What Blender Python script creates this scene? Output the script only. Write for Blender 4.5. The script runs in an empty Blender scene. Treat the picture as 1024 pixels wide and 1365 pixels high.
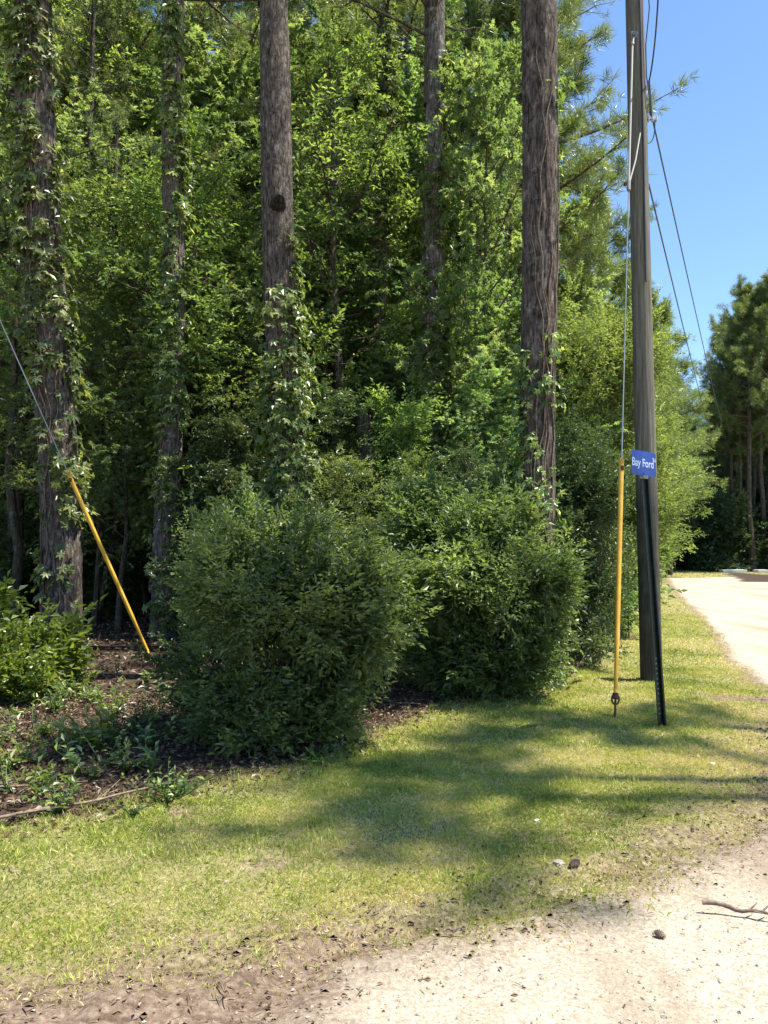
import bpy, math
import numpy as np
from mathutils import Vector
R = math.radians
sc = bpy.context.scene
C = sc.collection
SEED = 7
rg = np.random.default_rng(SEED)

# ------------------------------------------------------------------ camera
PITCH, CH, F = R(2.73), 1.6, 1062.0
cam_d = bpy.data.cameras.new('camera'); cam = bpy.data.objects.new('camera', cam_d); C.objects.link(cam)
cam.location = (0, 0, CH); cam.rotation_euler = (R(90) + PITCH, 0, 0)
cam_d.sensor_fit = 'VERTICAL'; cam_d.sensor_height = 36; cam_d.lens = 28.0
cam_d.clip_start = 0.05; cam_d.clip_end = 2000
sc.camera = cam

def at(px, py, y):
    """survey point: sight line through a photo pixel, at y metres ahead of the tripod"""
    u = (px - 512) / F; v = (682.5 - py) / F
    cp, sp = math.cos(PITCH), math.sin(PITCH)
    dy = cp - v * sp; dz = sp + v * cp
    k = y / dy
    return np.array([u * k, y, CH + dz * k])
def gnd(px, py):
    u = (px - 512) / F; v = (682.5 - py) / F
    cp, sp = math.cos(PITCH), math.sin(PITCH)
    dy = cp - v * sp; dz = sp + v * cp
    k = -CH / dz
    return np.array([u * k, dy * k])

# ------------------------------------------------------------------ light
SUN_EL, SUN_AZ = R(66), R(96)       # azimuth clockwise from +Y
sun_dir = Vector((math.sin(SUN_AZ) * math.cos(SUN_EL), math.cos(SUN_AZ) * math.cos(SUN_EL), math.sin(SUN_EL)))
sl = bpy.data.lights.new('sun', 'SUN'); sl.energy = 5.0; sl.angle = R(0.45); sl.color = (1.0, 0.95, 0.86)
so = bpy.data.objects.new('sun', sl); C.objects.link(so); so.rotation_euler = sun_dir.to_track_quat('Z', 'Y').to_euler()
so.location = (20, -10, 40)
w = bpy.data.worlds.new('World'); sc.world = w; w.use_nodes = True
nt = w.node_tree; nt.nodes.clear()
sky = nt.nodes.new('ShaderNodeTexSky'); sky.sky_type = 'NISHITA'; sky.sun_disc = False
sky.sun_elevation = SUN_EL; sky.sun_rotation = SUN_AZ; sky.air_density = 1.0; sky.dust_density = 0.0; sky.ozone_density = 6.0
bg = nt.nodes.new('ShaderNodeBackground'); bg.inputs[1].default_value = 0.105
wo = nt.nodes.new('ShaderNodeOutputWorld')
nt.links.new(sky.outputs[0], bg.inputs[0]); nt.links.new(bg.outputs[0], wo.inputs[0])
sc.view_settings.view_transform = 'Standard'; sc.view_settings.look = 'None'
sc.view_settings.exposure = 1.32; sc.view_settings.gamma = 1
sc.render.engine = 'CYCLES'
sc.cycles.max_bounces = 8; sc.cycles.diffuse_bounces = 4; sc.cycles.glossy_bounces = 2
sc.cycles.transmission_bounces = 4; sc.cycles.transparent_max_bounces = 4
sc.cycles.use_denoising = True; sc.cycles.caustics_reflective = False

# ------------------------------------------------------------------ numpy helpers
def nrm(v):
    return v / np.maximum(np.linalg.norm(v, axis=-1, keepdims=True), 1e-9)
_lat = np.random.default_rng(99).random((256, 256))
def vnoise(x, y):
    xi = np.floor(x).astype(int); yi = np.floor(y).astype(int)
    fx = x - xi; fy = y - yi; fx = fx * fx * (3 - 2 * fx); fy = fy * fy * (3 - 2 * fy)
    a = _lat[xi & 255, yi & 255]; b = _lat[(xi + 1) & 255, yi & 255]
    c = _lat[xi & 255, (yi + 1) & 255]; d = _lat[(xi + 1) & 255, (yi + 1) & 255]
    return (a * (1 - fx) + b * fx) * (1 - fy) + (c * (1 - fx) + d * fx) * fy
def fbm(x, y, o=4):
    s = 0; a = .5; t = 0
    for i in range(o):
        s = s + a * vnoise(x * 2 ** i + 17 * i, y * 2 ** i + 5 * i); t += a; a *= .5
    return s / t

class Buf:
    def __init__(s): s.V = []; s.Q = []; s.A = []; s.n = 0; s.M = []
    def add(s, V, Q, a=None, m=0):
        V = np.asarray(V, float).reshape(-1, 3); Q = np.asarray(Q, int).reshape(-1, 4)
        s.V.append(V); s.Q.append(Q + s.n); s.n += len(V)
        s.A.append(np.zeros(len(V)) if a is None else np.broadcast_to(np.asarray(a, float), (len(V),)))
        s.M.append(np.full(len(Q), m))
    def mesh(s, name, mats, smooth=False, extra=None):
        V = np.concatenate(s.V); Q = np.concatenate(s.Q); A = np.concatenate(s.A); M = np.concatenate(s.M)
        me = bpy.data.meshes.new(name)
        me.vertices.add(len(V)); me.vertices.foreach_set('co', V.astype(np.float32).ravel())
        me.loops.add(len(Q) * 4); me.loops.foreach_set('vertex_index', Q.astype(np.int32).ravel())
        me.polygons.add(len(Q)); me.polygons.foreach_set('loop_start', np.arange(0, len(Q) * 4, 4, dtype=np.int32))
        me.polygons.foreach_set('material_index', M.astype(np.int32))
        me.update(calc_edges=True)
        at_ = me.attributes.new('rnd', 'FLOAT', 'POINT'); at_.data.foreach_set('value', A.astype(np.float32))
        if extra:
            for k, v in extra.items():
                q = me.attributes.new(k, 'FLOAT', 'POINT'); q.data.foreach_set('value', np.asarray(v, np.float32))
        me.polygons.foreach_set('use_smooth', np.full(len(Q), smooth))
        for m_ in (mats if isinstance(mats, (list, tuple)) else [mats]): me.materials.append(m_)
        me.update()
        return me
    def obj(s, name, mats, parent=None, smooth=False, extra=None):
        return link(name, s.mesh(name, mats, smooth, extra), parent)

def link(name, data, parent=None):
    o = bpy.data.objects.new(name, data); C.objects.link(o)
    if parent: o.parent = parent
    return o
def tag(o, label=None, cat=None, group=None, kind=None):
    if label: o['label'] = label
    if cat: o['category'] = cat
    if group: o['group'] = group
    if kind: o['kind'] = kind
    return o
def empty(name, loc=(0, 0, 0), rz=0, sc_=1):
    o = link(name, None); o.location = loc; o.rotation_euler = (0, 0, rz)
    o.scale = (sc_,) * 3 if np.isscalar(sc_) else sc_
    o.empty_display_size = .2
    return o
def copy_tree(src, loc, rz, s):
    r = src.copy(); C.objects.link(r); r.location = loc; r.rotation_euler = (0, 0, rz); r.scale = (s,) * 3
    for ch in list(src.children):
        c = ch.copy(); C.objects.link(c); c.parent = r
    return r

def tube(P, rad, n=6, cap=False, wob=None):
    P = np.asarray(P, float); rad = np.broadcast_to(np.asarray(rad, float), (len(P),))
    T = nrm(np.gradient(P, axis=0))
    ref = np.array([1., 0, 0]) if abs(T[:, 0]).mean() < .8 else np.array([0, 1., 0])
    A = nrm(np.cross(T, ref)); B = np.cross(T, A)
    th = np.arange(n) / n * 2 * np.pi
    r = rad[:, None] * np.ones(n)
    if wob is not None: r = r + wob
    V = P[:, None] + r[..., None] * (np.cos(th)[None, :, None] * A[:, None] + np.sin(th)[None, :, None] * B[:, None])
    m = len(P); i = np.arange(m - 1)[:, None] * n; j = np.arange(n)[None]; j2 = (j + 1) % n
    Q = np.stack([i + j, i + j2, i + n + j2, i + n + j], -1).reshape(-1, 4)
    V = V.reshape(-1, 3)
    if cap:
        for k, base in ((0, 0), (m - 1, (m - 1) * n)):
            V = np.vstack([V, P[k]]); c = len(V) - 1
            a = base + np.arange(0, n, 2); b = base + (np.arange(0, n, 2) + 1) % n; d = base + (np.arange(0, n, 2) + 2) % n
            q = np.stack([np.full(len(a), c), a, b, d], -1)
            Q = np.vstack([Q, q if k == 0 else q[:, ::-1]])
    return V, Q
def box(c, s, rot=None):
    c = np.array(c, float); s = np.array(s, float) / 2
    V = np.array([[x, y, z] for x in (-1, 1) for y in (-1, 1) for z in (-1, 1)]) * s
    if rot is not None: V = V @ np.array(rot).T
    Q = [[0, 1, 3, 2], [4, 6, 7, 5], [0, 4, 5, 1], [2, 3, 7, 6], [0, 2, 6, 4], [1, 5, 7, 3]]
    return V + c, Q
def leafq(P, D, N, L, W, fold=.25):
    """one folded diamond leaf per row"""
    D = nrm(D); S = nrm(np.cross(D, N)); N = np.cross(S, D)
    L = np.broadcast_to(L, (len(P),))[:, None]; W = np.broadcast_to(W, (len(P),))[:, None]
    a = P; b = P + D * L * .42 + S * W / 2 + N * W * fold; c = P + D * L - N * L * .12; d = P + D * L * .42 - S * W / 2 + N * W * fold
    V = np.stack([a, b, c, d], 1).reshape(-1, 3)
    return V, np.arange(len(P) * 4).reshape(-1, 4)
def rs(rng, n): return nrm(rng.normal(size=(n, 3)))
def add_leaves(buf, P, D, N, L, W, rnd, palm=False, m=0, fold=.25):
    if palm:      # five leaflets spreading from the stalk
        D = nrm(D); S = nrm(np.cross(D, N))
        for k, (a, f) in enumerate(((0, 1), (.75, .9), (-.75, .9), (1.7, .62), (-1.7, .62))):
            V, Q = leafq(P, D * math.cos(a) + S * math.sin(a), N, L * f, W, fold * .5)
            buf.add(V, Q, np.repeat(rnd, 4), m)
    else:
        V, Q = leafq(P, D, N, L, W, fold); buf.add(V, Q, np.repeat(rnd, 4), m)
def sprays(buf, rng, T, D, ln, K, L, W, rnd=None, palm=False, droop=.25, tilt=.7, m=0):
    """leafy twigs: K leaves alternating along each twig"""
    n = len(T); D = nrm(D); up = np.array([0, 0, 1.])
    if rnd is None: rnd = rng.random(n)
    S = nrm(np.cross(D, up) + 1e-3)
    for k in range(K):
        f = (k + .7) / K
        s = 1 if k % 2 else -1
        P = T + D * (ln * f)[:, None] + rng.normal(size=(n, 3)) * .015 + np.array([0, 0, -1]) * (droop * ln * f * f)[:, None]
        ld = nrm(D * .65 + S * s * .8 + rng.normal(size=(n, 3)) * .35 - up * droop)
        if k == K - 1: ld = nrm(D + rng.normal(size=(n, 3)) * .2 - up * droop)
        N = nrm(up + rng.normal(size=(n, 3)) * tilt)
        sz = rng.uniform(.65, 1.15, n)
        add_leaves(buf, P, ld, N, L * sz, W * sz, np.clip(rnd * .7 + rng.random(n) * .3, 0, 1), palm, m)

# ------------------------------------------------------------------ materials
def mat(name):
    m = bpy.data.materials.new(name); m.use_nodes = True; m.node_tree.nodes.clear()
    return m, m.node_tree.nodes, m.node_tree.links
def ramp(n, stops):
    r = n.new('ShaderNodeValToRGB'); e = r.color_ramp.elements
    while len(e) > 1: e.remove(e[-1])
    e[0].position = stops[0][0]; e[0].color = (*stops[0][1], 1)
    for p, c in stops[1:]:
        q = e.new(p); q.color = (*c, 1)
    return r
def leaf_mat(name, stops, trans=.42, gloss=.07, rough=.38, tboost=1.7):
    m, n, l = mat(name)
    a = n.new('ShaderNodeAttribute'); a.attribute_name = 'rnd'
    r = ramp(n, stops); l.new(a.outputs['Fac'], r.inputs[0])
    oi = n.new('ShaderNodeObjectInfo')
    hs = n.new('ShaderNodeHueSaturation')
    mr = n.new('ShaderNodeMapRange'); mr.inputs[3].default_value = .488; mr.inputs[4].default_value = .512
    l.new(oi.outputs['Random'], mr.inputs[0]); l.new(mr.outputs[0], hs.inputs['Hue'])
    mv = n.new('ShaderNodeMapRange'); mv.inputs[3].default_value = .8; mv.inputs[4].default_value = 1.2
    l.new(oi.outputs['Random'], mv.inputs[0]); l.new(mv.outputs[0], hs.inputs['Value'])
    l.new(r.outputs[0], hs.inputs['Color'])
    d = n.new('ShaderNodeBsdfDiffuse'); t = n.new('ShaderNodeBsdfTranslucent'); g = n.new('ShaderNodeBsdfGlossy')
    g.inputs['Roughness'].default_value = rough; g.inputs['Color'].default_value = (1, 1, 1, 1)
    l.new(hs.outputs[0], d.inputs[0])
    mx = n.new('ShaderNodeMix'); mx.data_type = 'RGBA'; mx.blend_type = 'MULTIPLY'; mx.inputs[0].default_value = 1
    l.new(hs.outputs[0], mx.inputs[6]); mx.inputs[7].default_value = (tboost * 1.2, tboost * 1.15, tboost * .6, 1)
    l.new(mx.outputs[2], t.inputs[0])
    m1 = n.new('ShaderNodeMixShader'); m1.inputs[0].default_value = trans
    l.new(d.outputs[0], m1.inputs[1]); l.new(t.outputs[0], m1.inputs[2])
    m2 = n.new('ShaderNodeMixShader'); m2.inputs[0].default_value = gloss
    l.new(m1.outputs[0], m2.inputs[1]); l.new(g.outputs[0], m2.inputs[2])
    o = n.new('ShaderNodeOutputMaterial'); l.new(m2.outputs[0], o.inputs[0])
    return m
M = {}
M['sweetgum'] = leaf_mat('sweetgum_leaf', [(0, (.07, .125, .042)), (.5, (.15, .225, .082)), (1, (.31, .38, .17))], gloss=.035, rough=.5, trans=.5)
M['dark'] = leaf_mat('shaded_leaf', [(0, (.025, .05, .018)), (.6, (.062, .10, .032)), (1, (.15, .20, .06))], gloss=.04, rough=.4, trans=.35)  # dark leaves: woodland shade is put into their colour
M['oak'] = leaf_mat('oak_leaf', [(0, (.05, .09, .024)), (.5, (.125, .18, .045)), (1, (.26, .31, .085))], gloss=.035, rough=.5, trans=.5)
M['lime'] = leaf_mat('lime_leaf', [(0, (.075, .12, .032)), (.6, (.165, .235, .065)), (1, (.32, .38, .14))], gloss=.03, rough=.5, trans=.5)
M['myrtle'] = leaf_mat('myrtle_leaf', [(0, (.035, .07, .02)), (.5, (.11, .165, .05)), (.85, (.21, .27, .085)), (1, (.34, .38, .14))], gloss=.035, rough=.45, trans=.45)
M['vine'] = leaf_mat('vine_leaf', [(0, (.06, .105, .02)), (.6, (.16, .21, .05)), (1, (.36, .4, .16))], gloss=.035, trans=.45)
M['needle'] = leaf_mat('pine_needle', [(0, (.06, .095, .035)), (.6, (.14, .19, .06)), (.93, (.24, .27, .08)), (1, (.3, .2, .09))], trans=.35, gloss=.04)
M['fern'] = leaf_mat('herb_leaf', [(0, (.07, .13, .02)), (1, (.22, .27, .04))], gloss=.04)
M['turf'] = leaf_mat('turf_blade', [(0, (.15, .20, .035)), (.35, (.30, .36, .06)), (.62, (.44, .44, .11)), (.8, (.56, .48, .21)), (1, (.64, .53, .32))], trans=.3, gloss=.03, rough=.5, tboost=1.3)
M['litter'] = leaf_mat('dead_leaf', [(0, (.05, .03, .018)), (.5, (.11, .07, .042)), (.8, (.19, .125, .075)), (1, (.34, .26, .17))], trans=.12, gloss=.02, tboost=1)

def bark_mat(name, c1, c2, c3, sx=10, sz=3.0, bump=.8, sunlit_flakes=0):
    m, n, l = mat(name)
    tc = n.new('ShaderNodeTexCoord'); mp = n.new('ShaderNodeMapping'); mp.inputs['Scale'].default_value = (sx, sx, sz)
    l.new(tc.outputs['Object'], mp.inputs[0])
    no = n.new('ShaderNodeTexNoise'); no.inputs['Scale'].default_value = 1.6; no.inputs['Detail'].default_value = 5
    l.new(mp.outputs[0], no.inputs[0])
    va = n.new('ShaderNodeVectorMath'); va.operation = 'MULTIPLY_ADD'; va.inputs[1].default_value = (.7,) * 3
    l.new(no.outputs['Color'], va.inputs[0]); l.new(mp.outputs[0], va.inputs[2])
    vo = n.new('ShaderNodeTexVoronoi'); vo.feature = 'DISTANCE_TO_EDGE'; vo.inputs['Scale'].default_value = 1.7
    l.new(va.outputs[0], vo.inputs[0])
    vc = n.new('ShaderNodeTexVoronoi'); vc.feature = 'F1'; vc.inputs['Scale'].default_value = 1.7
    l.new(va.outputs[0], vc.inputs[0])
    mq = n.new('ShaderNodeMapping'); mq.inputs['Scale'].default_value = (34, 34, 4.5); l.new(tc.outputs['Object'], mq.inputs[0])
    ns = n.new('ShaderNodeTexNoise'); ns.inputs['Scale'].default_value = 1; ns.inputs['Detail'].default_value = 6; ns.inputs['Roughness'].default_value = .72; l.new(mq.outputs[0], ns.inputs[0])
    vd = n.new('ShaderNodeMath'); vd.operation = 'MULTIPLY_ADD'; vd.inputs[1].default_value = .8; l.new(vo.outputs['Distance'], vd.inputs[0])
    nz = n.new('ShaderNodeMath'); nz.operation = 'MULTIPLY_ADD'; nz.inputs[1].default_value = 1.5; nz.inputs[2].default_value = -.55; l.new(ns.outputs[0], nz.inputs[0]); l.new(nz.outputs[0], vd.inputs[2])
    r = ramp(n, [(0.06, c1), (.24, c2), (.6, c3)]); l.new(vd.outputs[0], r.inputs[0])
    n2 = n.new('ShaderNodeTexNoise'); n2.inputs['Scale'].default_value = 26; n2.inputs['Detail'].default_value = 6
    l.new(tc.outputs['Object'], n2.inputs[0])
    hs = n.new('ShaderNodeHueSaturation'); l.new(r.outputs[0], hs.inputs['Color'])
    ad = n.new('ShaderNodeMath'); ad.operation = 'MULTIPLY_ADD'; ad.inputs[1].default_value = 1.0; ad.inputs[2].default_value = .25
    l.new(n2.outputs[0], ad.inputs[0])
    a2 = n.new('ShaderNodeMath'); a2.operation = 'MULTIPLY_ADD'; a2.inputs[1].default_value = .55
    sp = n.new('ShaderNodeSeparateColor'); l.new(vc.outputs['Color'], sp.inputs[0])
    l.new(sp.outputs[0], a2.inputs[0]); l.new(ad.outputs[0], a2.inputs[2]); l.new(a2.outputs[0], hs.inputs['Value'])
    col = hs.outputs[0]
    if sunlit_flakes:  # pale bark mottling, with sunlit flakes painted into the colour
        n3 = n.new('ShaderNodeTexNoise'); n3.inputs['Scale'].default_value = 7; n3.inputs['Detail'].default_value = 8; n3.inputs['Roughness'].default_value = .7
        l.new(tc.outputs['Object'], n3.inputs[0])
        r3 = ramp(n, [(.56, (0, 0, 0)), (.62, (1, 1, 1))]); l.new(n3.outputs[0], r3.inputs[0])
        mm = n.new('ShaderNodeMath'); mm.operation = 'MULTIPLY'; mm.inputs[1].default_value = sunlit_flakes; l.new(r3.outputs[0], mm.inputs[0])
        mx = n.new('ShaderNodeMix'); mx.data_type = 'RGBA'; l.new(mm.outputs[0], mx.inputs[0]); l.new(col, mx.inputs[6])
        mx.inputs[7].default_value = (.42, .42, .36, 1); col = mx.outputs[2]
    b = n.new('ShaderNodeBsdfPrincipled'); b.inputs['Roughness'].default_value = .95; b.inputs['Specular IOR Level'].default_value = .15
    l.new(col, b.inputs['Base Color'])
    hb = n.new('ShaderNodeMath'); hb.operation = 'MULTIPLY_ADD'; hb.inputs[1].default_value = .3
    l.new(n2.outputs[0], hb.inputs[0])
    mi = n.new('ShaderNodeMath'); mi.operation = 'MINIMUM'; mi.inputs[1].default_value = .5; l.new(vd.outputs[0], mi.inputs[0])
    m4 = n.new('ShaderNodeMath'); m4.operation = 'MULTIPLY'; m4.inputs[1].default_value = 2.2; l.new(mi.outputs[0], m4.inputs[0])
    l.new(m4.outputs[0], hb.inputs[2])
    bu = n.new('ShaderNodeBump'); bu.inputs['Strength'].default_value = bump; bu.inputs['Distance'].default_value = .025
    l.new(hb.outputs[0], bu.inputs['Height']); l.new(bu.outputs[0], b.inputs['Normal'])
    o = n.new('ShaderNodeOutputMaterial'); l.new(b.outputs[0], o.inputs[0])
    return m
M['bark'] = bark_mat('pine_bark', (.025, .019, .015), (.09, .071, .058), (.175, .142, .12), sunlit_flakes=.3)
M['bark_pale'] = bark_mat('mottled_bark', (.035, .028, .023), (.115, .097, .085), (.2, .178, .16), sunlit_flakes=.8)
M['bark_far'] = bark_mat('slender_bark', (.03, .024, .018), (.09, .07, .05), (.15, .12, .09), sx=14, sz=3, sunlit_flakes=.3)

def simple(name, col, rough=.6, metal=0, noise=None, bump=0, scale=(1, 1, 1)):
    m, n, l = mat(name)
    b = n.new('ShaderNodeBsdfPrincipled'); b.inputs['Base Color'].default_value = (*col, 1)
    b.inputs['Roughness'].default_value = rough; b.inputs['Metallic'].default_value = metal
    if noise:
        tc = n.new('ShaderNodeTexCoord'); mp = n.new('ShaderNodeMapping'); mp.inputs['Scale'].default_value = scale
        l.new(tc.outputs['Object'], mp.inputs[0])
        t = n.new('ShaderNodeTexNoise'); t.inputs['Scale'].default_value = noise[0]; t.inputs['Detail'].default_value = 7; t.inputs['Roughness'].default_value = .65
        l.new(mp.outputs[0], t.inputs[0])
        r = ramp(n, [(.3, noise[1]), (.5, col), (.72, noise[2])]); l.new(t.outputs[0], r.inputs[0]); l.new(r.outputs[0], b.inputs['Base Color'])
        if bump:
            bu = n.new('ShaderNodeBump'); bu.inputs['Strength'].default_value = bump; bu.inputs['Distance'].default_value = .01
            l.new(t.outputs[0], bu.inputs['Height']); l.new(bu.outputs[0], b.inputs['Normal'])
    o = n.new('ShaderNodeOutputMaterial'); l.new(b.outputs[0], o.inputs[0])
    return m
M['yellow'] = simple('yellow_plastic', (.62, .34, .02), .55, 0, (14, (.36, .2, .03), (.7, .42, .07)), 0, (1, 1, .3))
M['green_steel'] = simple('dark_green_post', (.012, .022, .016), .4, .2, (20, (.008, .012, .01), (.03, .04, .03)))
M['galv'] = simple('galvanised_steel', (.2, .2, .19), .6, .5, (30, (.12, .11, .1), (.3, .3, .3)))
M['rust'] = simple('rusty_steel', (.09, .05, .035), .8, .3, (30, (.05, .03, .02), (.17, .09, .05)))
M['blue'] = simple('blue_sign_face', (.012, .055, .33), .5, 0, (8, (.01, .04, .25), (.02, .075, .4)))
M['white'] = simple('white_lettering', (.62, .72, .9), .4)
M['rod'] = simple('white_fibreglass', (.3, .29, .26), .6)
M['wire'] = simple('dark_cable', (.04, .04, .045), .5)
M['steelwire'] = simple('grey_strand', (.3, .31, .3), .45, .6)
M['porcelain'] = simple('grey_porcelain', (.55, .56, .56), .25)
M['stick'] = simple('dead_wood', (.16, .11, .075), .9, 0, (25, (.07, .045, .03), (.3, .24, .18)), .6, (1, 1, 1))
M['concrete'] = simple('pale_concrete', (.62, .6, .56), .85, 0, (5, (.5, .48, .44), (.7, .68, .64)))
M['stone'] = simple('pale_stone', (.3, .26, .2), .9, 0, (30, (.12, .10, .08), (.5, .46, .38)))
M['crumb'] = simple('earth_crumbs', (.12, .08, .055), .95, 0, (18, (.05, .032, .022), (.24, .17, .12)))
M['sandpile'] = simple('grey_sand', (.3, .24, .2), .95, 0, (25, (.2, .15, .12), (.4, .34, .29)), .6)

def pole_mat():
    m, n, l = mat('weathered_pole_wood')
    tc = n.new('ShaderNodeTexCoord'); mp = n.new('ShaderNodeMapping'); mp.inputs['Scale'].default_value = (22, 22, .8)
    l.new(tc.outputs['Object'], mp.inputs[0])
    t = n.new('ShaderNodeTexNoise'); t.inputs['Scale'].default_value = 2; t.inputs['Detail'].default_value = 8; t.inputs['Roughness'].default_value = .7
    l.new(mp.outputs[0], t.inputs[0])
    r = ramp(n, [(.25, (.045, .038, .03)), (.5, (.13, .115, .09)), (.75, (.25, .235, .195))]); l.new(t.outputs[0], r.inputs[0])
    # darker butt, reaching about 2.4 m
    sp = n.new('ShaderNodeSeparateXYZ'); l.new(tc.outputs['Object'], sp.inputs[0])
    mr = n.new('ShaderNodeMapRange'); mr.inputs[1].default_value = 2.1; mr.inputs[2].default_value = 2.7; mr.inputs[3].default_value = .36; mr.inputs[4].default_value = 1
    l.new(sp.outputs[2], mr.inputs[0])
    hs = n.new('ShaderNodeHueSaturation'); l.new(r.outputs[0], hs.inputs['Color']); l.new(mr.outputs[0], hs.inputs['Value'])
    t2 = n.new('ShaderNodeTexNoise'); t2.inputs['Scale'].default_value = 3; t2.inputs['Detail'].default_value = 6; l.new(tc.outputs['Object'], t2.inputs[0])
    r2 = ramp(n, [(.5, (0, 0, 0)), (.7, (.5, .5, .5))]); l.new(t2.outputs[0], r2.inputs[0])
    mx = n.new('ShaderNodeMix'); mx.data_type = 'RGBA'; l.new(r2.outputs[0], mx.inputs[0]); l.new(hs.outputs[0], mx.inputs[6]); mx.inputs[7].default_value = (.12, .14, .08, 1)
    b = n.new('ShaderNodeBsdfPrincipled'); b.inputs['Roughness'].default_value = .85; b.inputs['Specular IOR Level'].default_value = .2
    l.new(mx.outputs[2], b.inputs['Base Color'])
    bu = n.new('ShaderNodeBump'); bu.inputs['Strength'].default_value = .8; bu.inputs['Distance'].default_value = .012
    l.new(t.outputs[0], bu.inputs['Height']); l.new(bu.outputs[0], b.inputs['Normal'])
    o = n.new('ShaderNodeOutputMaterial'); l.new(b.outputs[0], o.inputs[0])
    return m
M['pole'] = pole_mat()

def ground_mat():
    m, n, l = mat('ground_surface')
    geo = n.new('ShaderNodeNewGeometry')
    def noise(s, d=5, r=.6):
        t = n.new('ShaderNodeTexNoise'); t.inputs['Scale'].default_value = s; t.inputs['Detail'].default_value = d; t.inputs['Roughness'].default_value = r
        l.new(geo.outputs['Position'], t.inputs[0]); return t.outputs[0]
    def attr(k):
        a = n.new('ShaderNodeAttribute'); a.attribute_name = k; return a.outputs['Fac']
    def mix(f, a, b):
        x = n.new('ShaderNodeMix'); x.data_type = 'RGBA'; l.new(f, x.inputs[0]); l.new(a, x.inputs[6]); l.new(b, x.inputs[7]); return x.outputs[2]
    def mth(op, a, b):
        x = n.new('ShaderNodeMath'); x.operation = op
        for i, v in enumerate((a, b)):
            if hasattr(v, 'links'): l.new(v, x.inputs[i])
            else: x.inputs[i].default_value = v
        return x.outputs[0]
    nf = noise(34, 8, .75); nm = noise(7, 6, .65); nl = noise(1.1, 4)
    def rmp(f, stops):
        r = ramp(n, stops); l.new(f, r.inputs[0]); return r.outputs[0]
    grass = rmp(nf, [(.3, (.09, .09, .03)), (.5, (.20, .18, .075)), (.68, (.34, .28, .16))])
    straw = rmp(nf, [(.3, (.16, .13, .065)), (.6, (.30, .25, .14)), (.75, (.42, .36, .24))])
    grass = mix(rmp(nm, [(.5, (0, 0, 0)), (.72, (.75, .75, .75))]), grass, straw)
    dirt = rmp(nf, [(.28, (.07, .045, .03)), (.5, (.18, .13, .092)), (.7, (.31, .245, .185))])
    mk = n.new('ShaderNodeMapping'); mk.inputs['Rotation'].default_value = (0, 0, R(-14)); mk.inputs['Scale'].default_value = (5, 19, 5); l.new(geo.outputs['Position'], mk.inputs[0])
    tk = n.new('ShaderNodeTexNoise'); tk.inputs['Scale'].default_value = 1; tk.inputs['Detail'].default_value = 7; tk.inputs['Roughness'].default_value = .72; l.new(mk.outputs[0], tk.inputs[0]); nk = tk.outputs[0]
    dirt = mix(rmp(nk, [(.5, (0, 0, 0)), (.6, (.85, .85, .85))]), dirt, rmp(nf, [(.3, (.045, .028, .02)), (.65, (.13, .088, .06))]))
    peb = n.new('ShaderNodeTexVoronoi'); peb.inputs['Scale'].default_value = 95; l.new(geo.outputs['Position'], peb.inputs[0])
    ps = n.new('ShaderNodeSeparateColor'); l.new(peb.outputs['Color'], ps.inputs[0])
    grav = rmp(ps.outputs[0], [(0, (.29, .24, .175)), (.3, (.37, .32, .24)), (.8, (.44, .39, .30)), (1, (.52, .475, .385))])
    grav = mix(rmp(nm, [(.42, (0, 0, 0)), (.75, (.7, .7, .7))]), grav, rmp(nf, [(.3, (.18, .14, .10)), (.7, (.36, .31, .235))]))
    ml = n.new('ShaderNodeMapping'); ml.inputs['Rotation'].default_value = (0, 0, R(18)); ml.inputs['Scale'].default_value = (1.3, .16, 1); l.new(geo.outputs['Position'], ml.inputs[0])
    tl = n.new('ShaderNodeTexNoise'); tl.inputs['Scale'].default_value = 1; tl.inputs['Detail'].default_value = 6; l.new(ml.outputs[0], tl.inputs[0])
    grav = mix(rmp(tl.outputs[0], [(.48, (0, 0, 0)), (.66, (.75, .75, .75))]), grav, rmp(nf, [(.3, (.16, .12, .085)), (.7, (.31, .255, .185))]))
    lit = rmp(nf, [(.28, (.018, .013, .01)), (.5, (.05, .036, .026)), (.7, (.11, .08, .055))])
    e = mth('MULTIPLY', mth('SUBTRACT', mth('ADD', mth('MULTIPLY', nf, .5), nm), .75), 1.0)
    def edge(k, w=6):
        v = mth('ADD', mth('MULTIPLY', mth('SUBTRACT', mth('ADD', attr(k), e), .5), w), .5)
        c = n.new('ShaderNodeClamp'); l.new(v, c.inputs[0]); return c.outputs[0]
    col = mix(edge('gr', 2.2), dirt, grass)
    col = mix(edge('gv', 1.6), col, grav)
    col = mix(edge('ff', 3), col, lit)
    b = n.new('ShaderNodeBsdfPrincipled'); b.inputs['Roughness'].default_value = .95; b.inputs['Specular IOR Level'].default_value = .1
    l.new(col, b.inputs['Base Color'])
    h = mth('ADD', mth('MULTIPLY', nf, .8), mth('MULTIPLY', nm, 1.5))
    bu = n.new('ShaderNodeBump'); bu.inputs['Strength'].default_value = .7; bu.inputs['Distance'].default_value = .022
    l.new(h, bu.inputs['Height']); l.new(bu.outputs[0], b.inputs['Normal'])
    o = n.new('ShaderNodeOutputMaterial'); l.new(b.outputs[0], o.inputs[0])
    return m
M['ground'] = ground_mat()

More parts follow.
